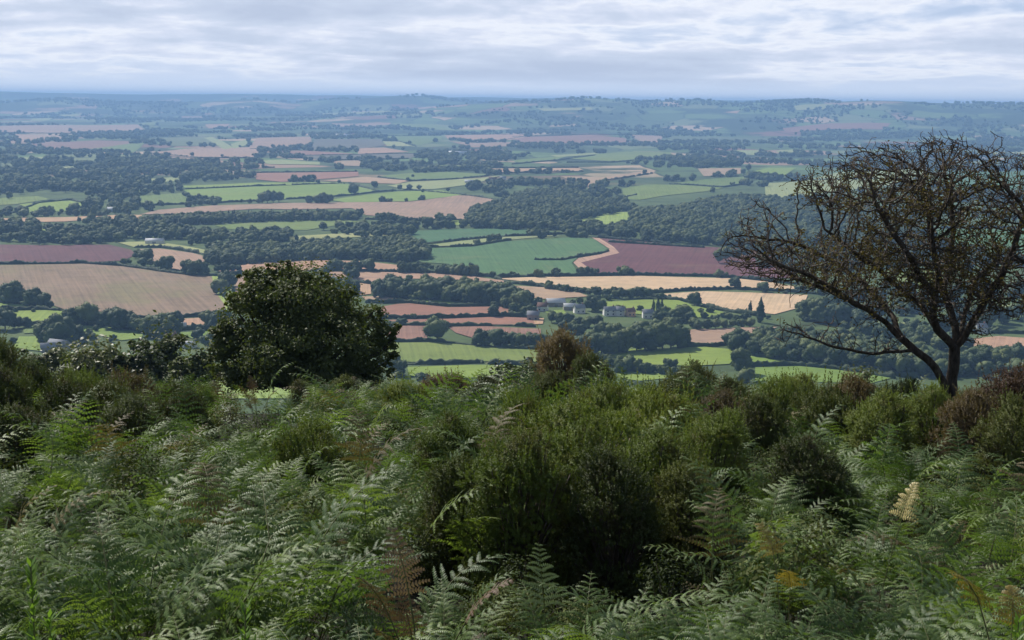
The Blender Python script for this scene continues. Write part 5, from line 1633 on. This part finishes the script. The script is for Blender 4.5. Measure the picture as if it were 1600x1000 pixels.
M_UNDER = leaf_mat("undergrowth_leaf", [(0.2, (0.028, 0.040, 0.016)), (0.5, (0.055, 0.075, 0.024)), (0.85, (0.11, 0.13, 0.036))], 0.7, 0.12, 0.2, pscale=1.1, patch=0.5, patch_col=(0.085, 0.06, 0.035))
UN = [clump_mesh(440 + q, M_UNDER) for q in range(4)]
und_ = bracken_points(9.5, 44, 1.2); und_ = und_[bracken_ok(und_)]
scatter_bracken('undergrowth', und_, UN)


hol = bracken_points(7.2, 17, 7.0); hol = hol[~bracken_ok(hol)]
scatter_bracken('undergrowth', hol, UN, size=.55)


def lone_fern(px, d, top_y, label, meshes, rz, tilt, nf=1, name='bracken_fern', sc=None):
    b = at(px, d)
    v = ray(px, top_y); kk = d / math.hypot(v.x, v.y)
    ht = EYE.z + v.z * kk - b.z
    t = empty(name, b, 0, 1.0)
    for w in range(nf):
        f = link('frond', meshes[w % len(meshes)], t)
        zmax = max(vv.co.z for vv in f.data.vertices)
        f.scale = ((ht / zmax) * (1 - .08 * w),) * 3
        f.rotation_euler = (tilt, 0, rz + w * 2.1)
    tag(t, label, 'fern')


UP = [mk_frond(350 + q, True, M_BSIL, stalk=.8, blade=.42, th=(0, 6, 20)) for q in range(2)]
YE = [mk_frond(360, True, M_BYEL, stalk=.85, blade=.20, th=(2, 20, 50))]
OR = [mk_frond(370 + q, True, M_BORG, stalk=.85, blade=.19, th=(2, 20, 85)) for q in range(3)]
RD = [mk_frond(380 + q, True, M_GRED, stalk=.6, blade=.24, th=(4, 14 + 8 * q, 40 + 14 * q)) for q in range(3)]
lone_fern(655, 6.6, 846, 'dead reddish brown fern clump among the front bracken', RD, 0.4, 0, 6)
lone_fern(400, 27, 590, 'small dead brown ferns before the bright meadow strip', RD, 0.4, 0, 5)
lone_fern(867, 7.3, 838, 'single upright silvery fern frond against the dark hollow', UP, 2.8, 0, 1)
lone_fern(1372, 8.6, 764, 'single pale yellow fern frond in the right thicket', YE, -0.9, 0, 1)
lone_fern(1582, 6.2, 880, 'yellow orange withering fern at the right edge', OR, 2.0, 0, 3)
lone_fern(1250, 7.6, 842, 'orange brown withering fern right of the dark hollow', OR, 0.6, 0, 2)


# bright young shoots right in front
def shoot(px, d, top_y, label, seed, lean=0.0):
    rng = np.random.default_rng(seed)
    b = at(px, d)
    v = ray(px, top_y); kk = d / math.hypot(v.x, v.y)
    ht = EYE.z + v.z * kk - b.z
    t = empty('gorse_shoot', b)
    tag(t, label, 'shoot')
    st, lf = MB(), MB()
    for q in range(5):
        top = np.array([rng.normal(lean, .05) if q else lean, rng.normal(0, .05) if q else 0, ht * (1 if q == 0 else rng.uniform(.72, .92))])
        s = np.linspace(0, 1, 12)[:, None]
        b2 = np.array([rng.normal(0, .03), rng.normal(0, .03), 0])
        pth = b2 * (1 - s) + top * s + np.column_stack([.012 * np.sin(s[:, 0] * 5 + q), np.zeros(12), np.zeros(12)])
        st.tube(pth, np.linspace(.006, .002, 12), 5)
        m = 260
        zf = rng.uniform(.35, 1.0, m)
        C = np.column_stack([np.interp(zf, s[:, 0], pth[:, c]) for c in range(3)])
        a = rng.uniform(0, 6.28, m)
        D = np.column_stack([np.cos(a) * .55, np.sin(a) * .55, rng.uniform(.5, 1.1, m)]); D /= np.linalg.norm(D, axis=1)[:, None]
        S = np.column_stack([-np.sin(a), np.cos(a), np.zeros(m)])
        ll = rng.uniform(.025, .052, m)[:, None]
        V = np.stack([C, C + D * ll * .5 - S * .0062, C + D * ll, C + D * ll * .5 + S * .0062], 1).reshape(-1, 3)
        lf.add(V, np.arange(m * 4).reshape(-1, 4))
    link('stem', st.mesh('stem', [M_STEM], True), t)
    link('leaves', lf.mesh('leaves', [M_FRESH]), t)


shoot(72, 3.7, 884, 'bright green young gorse shoot at the lower left corner', 71)
shoot(383, 4.0, 950, 'small green young shoot along the bottom edge', 72)
shoot(1585, 4.1, 968, 'bright green young shoot at the lower right corner', 73)
print("TREES", TREE_N, "OBJECTS", len(bpy.data.objects))
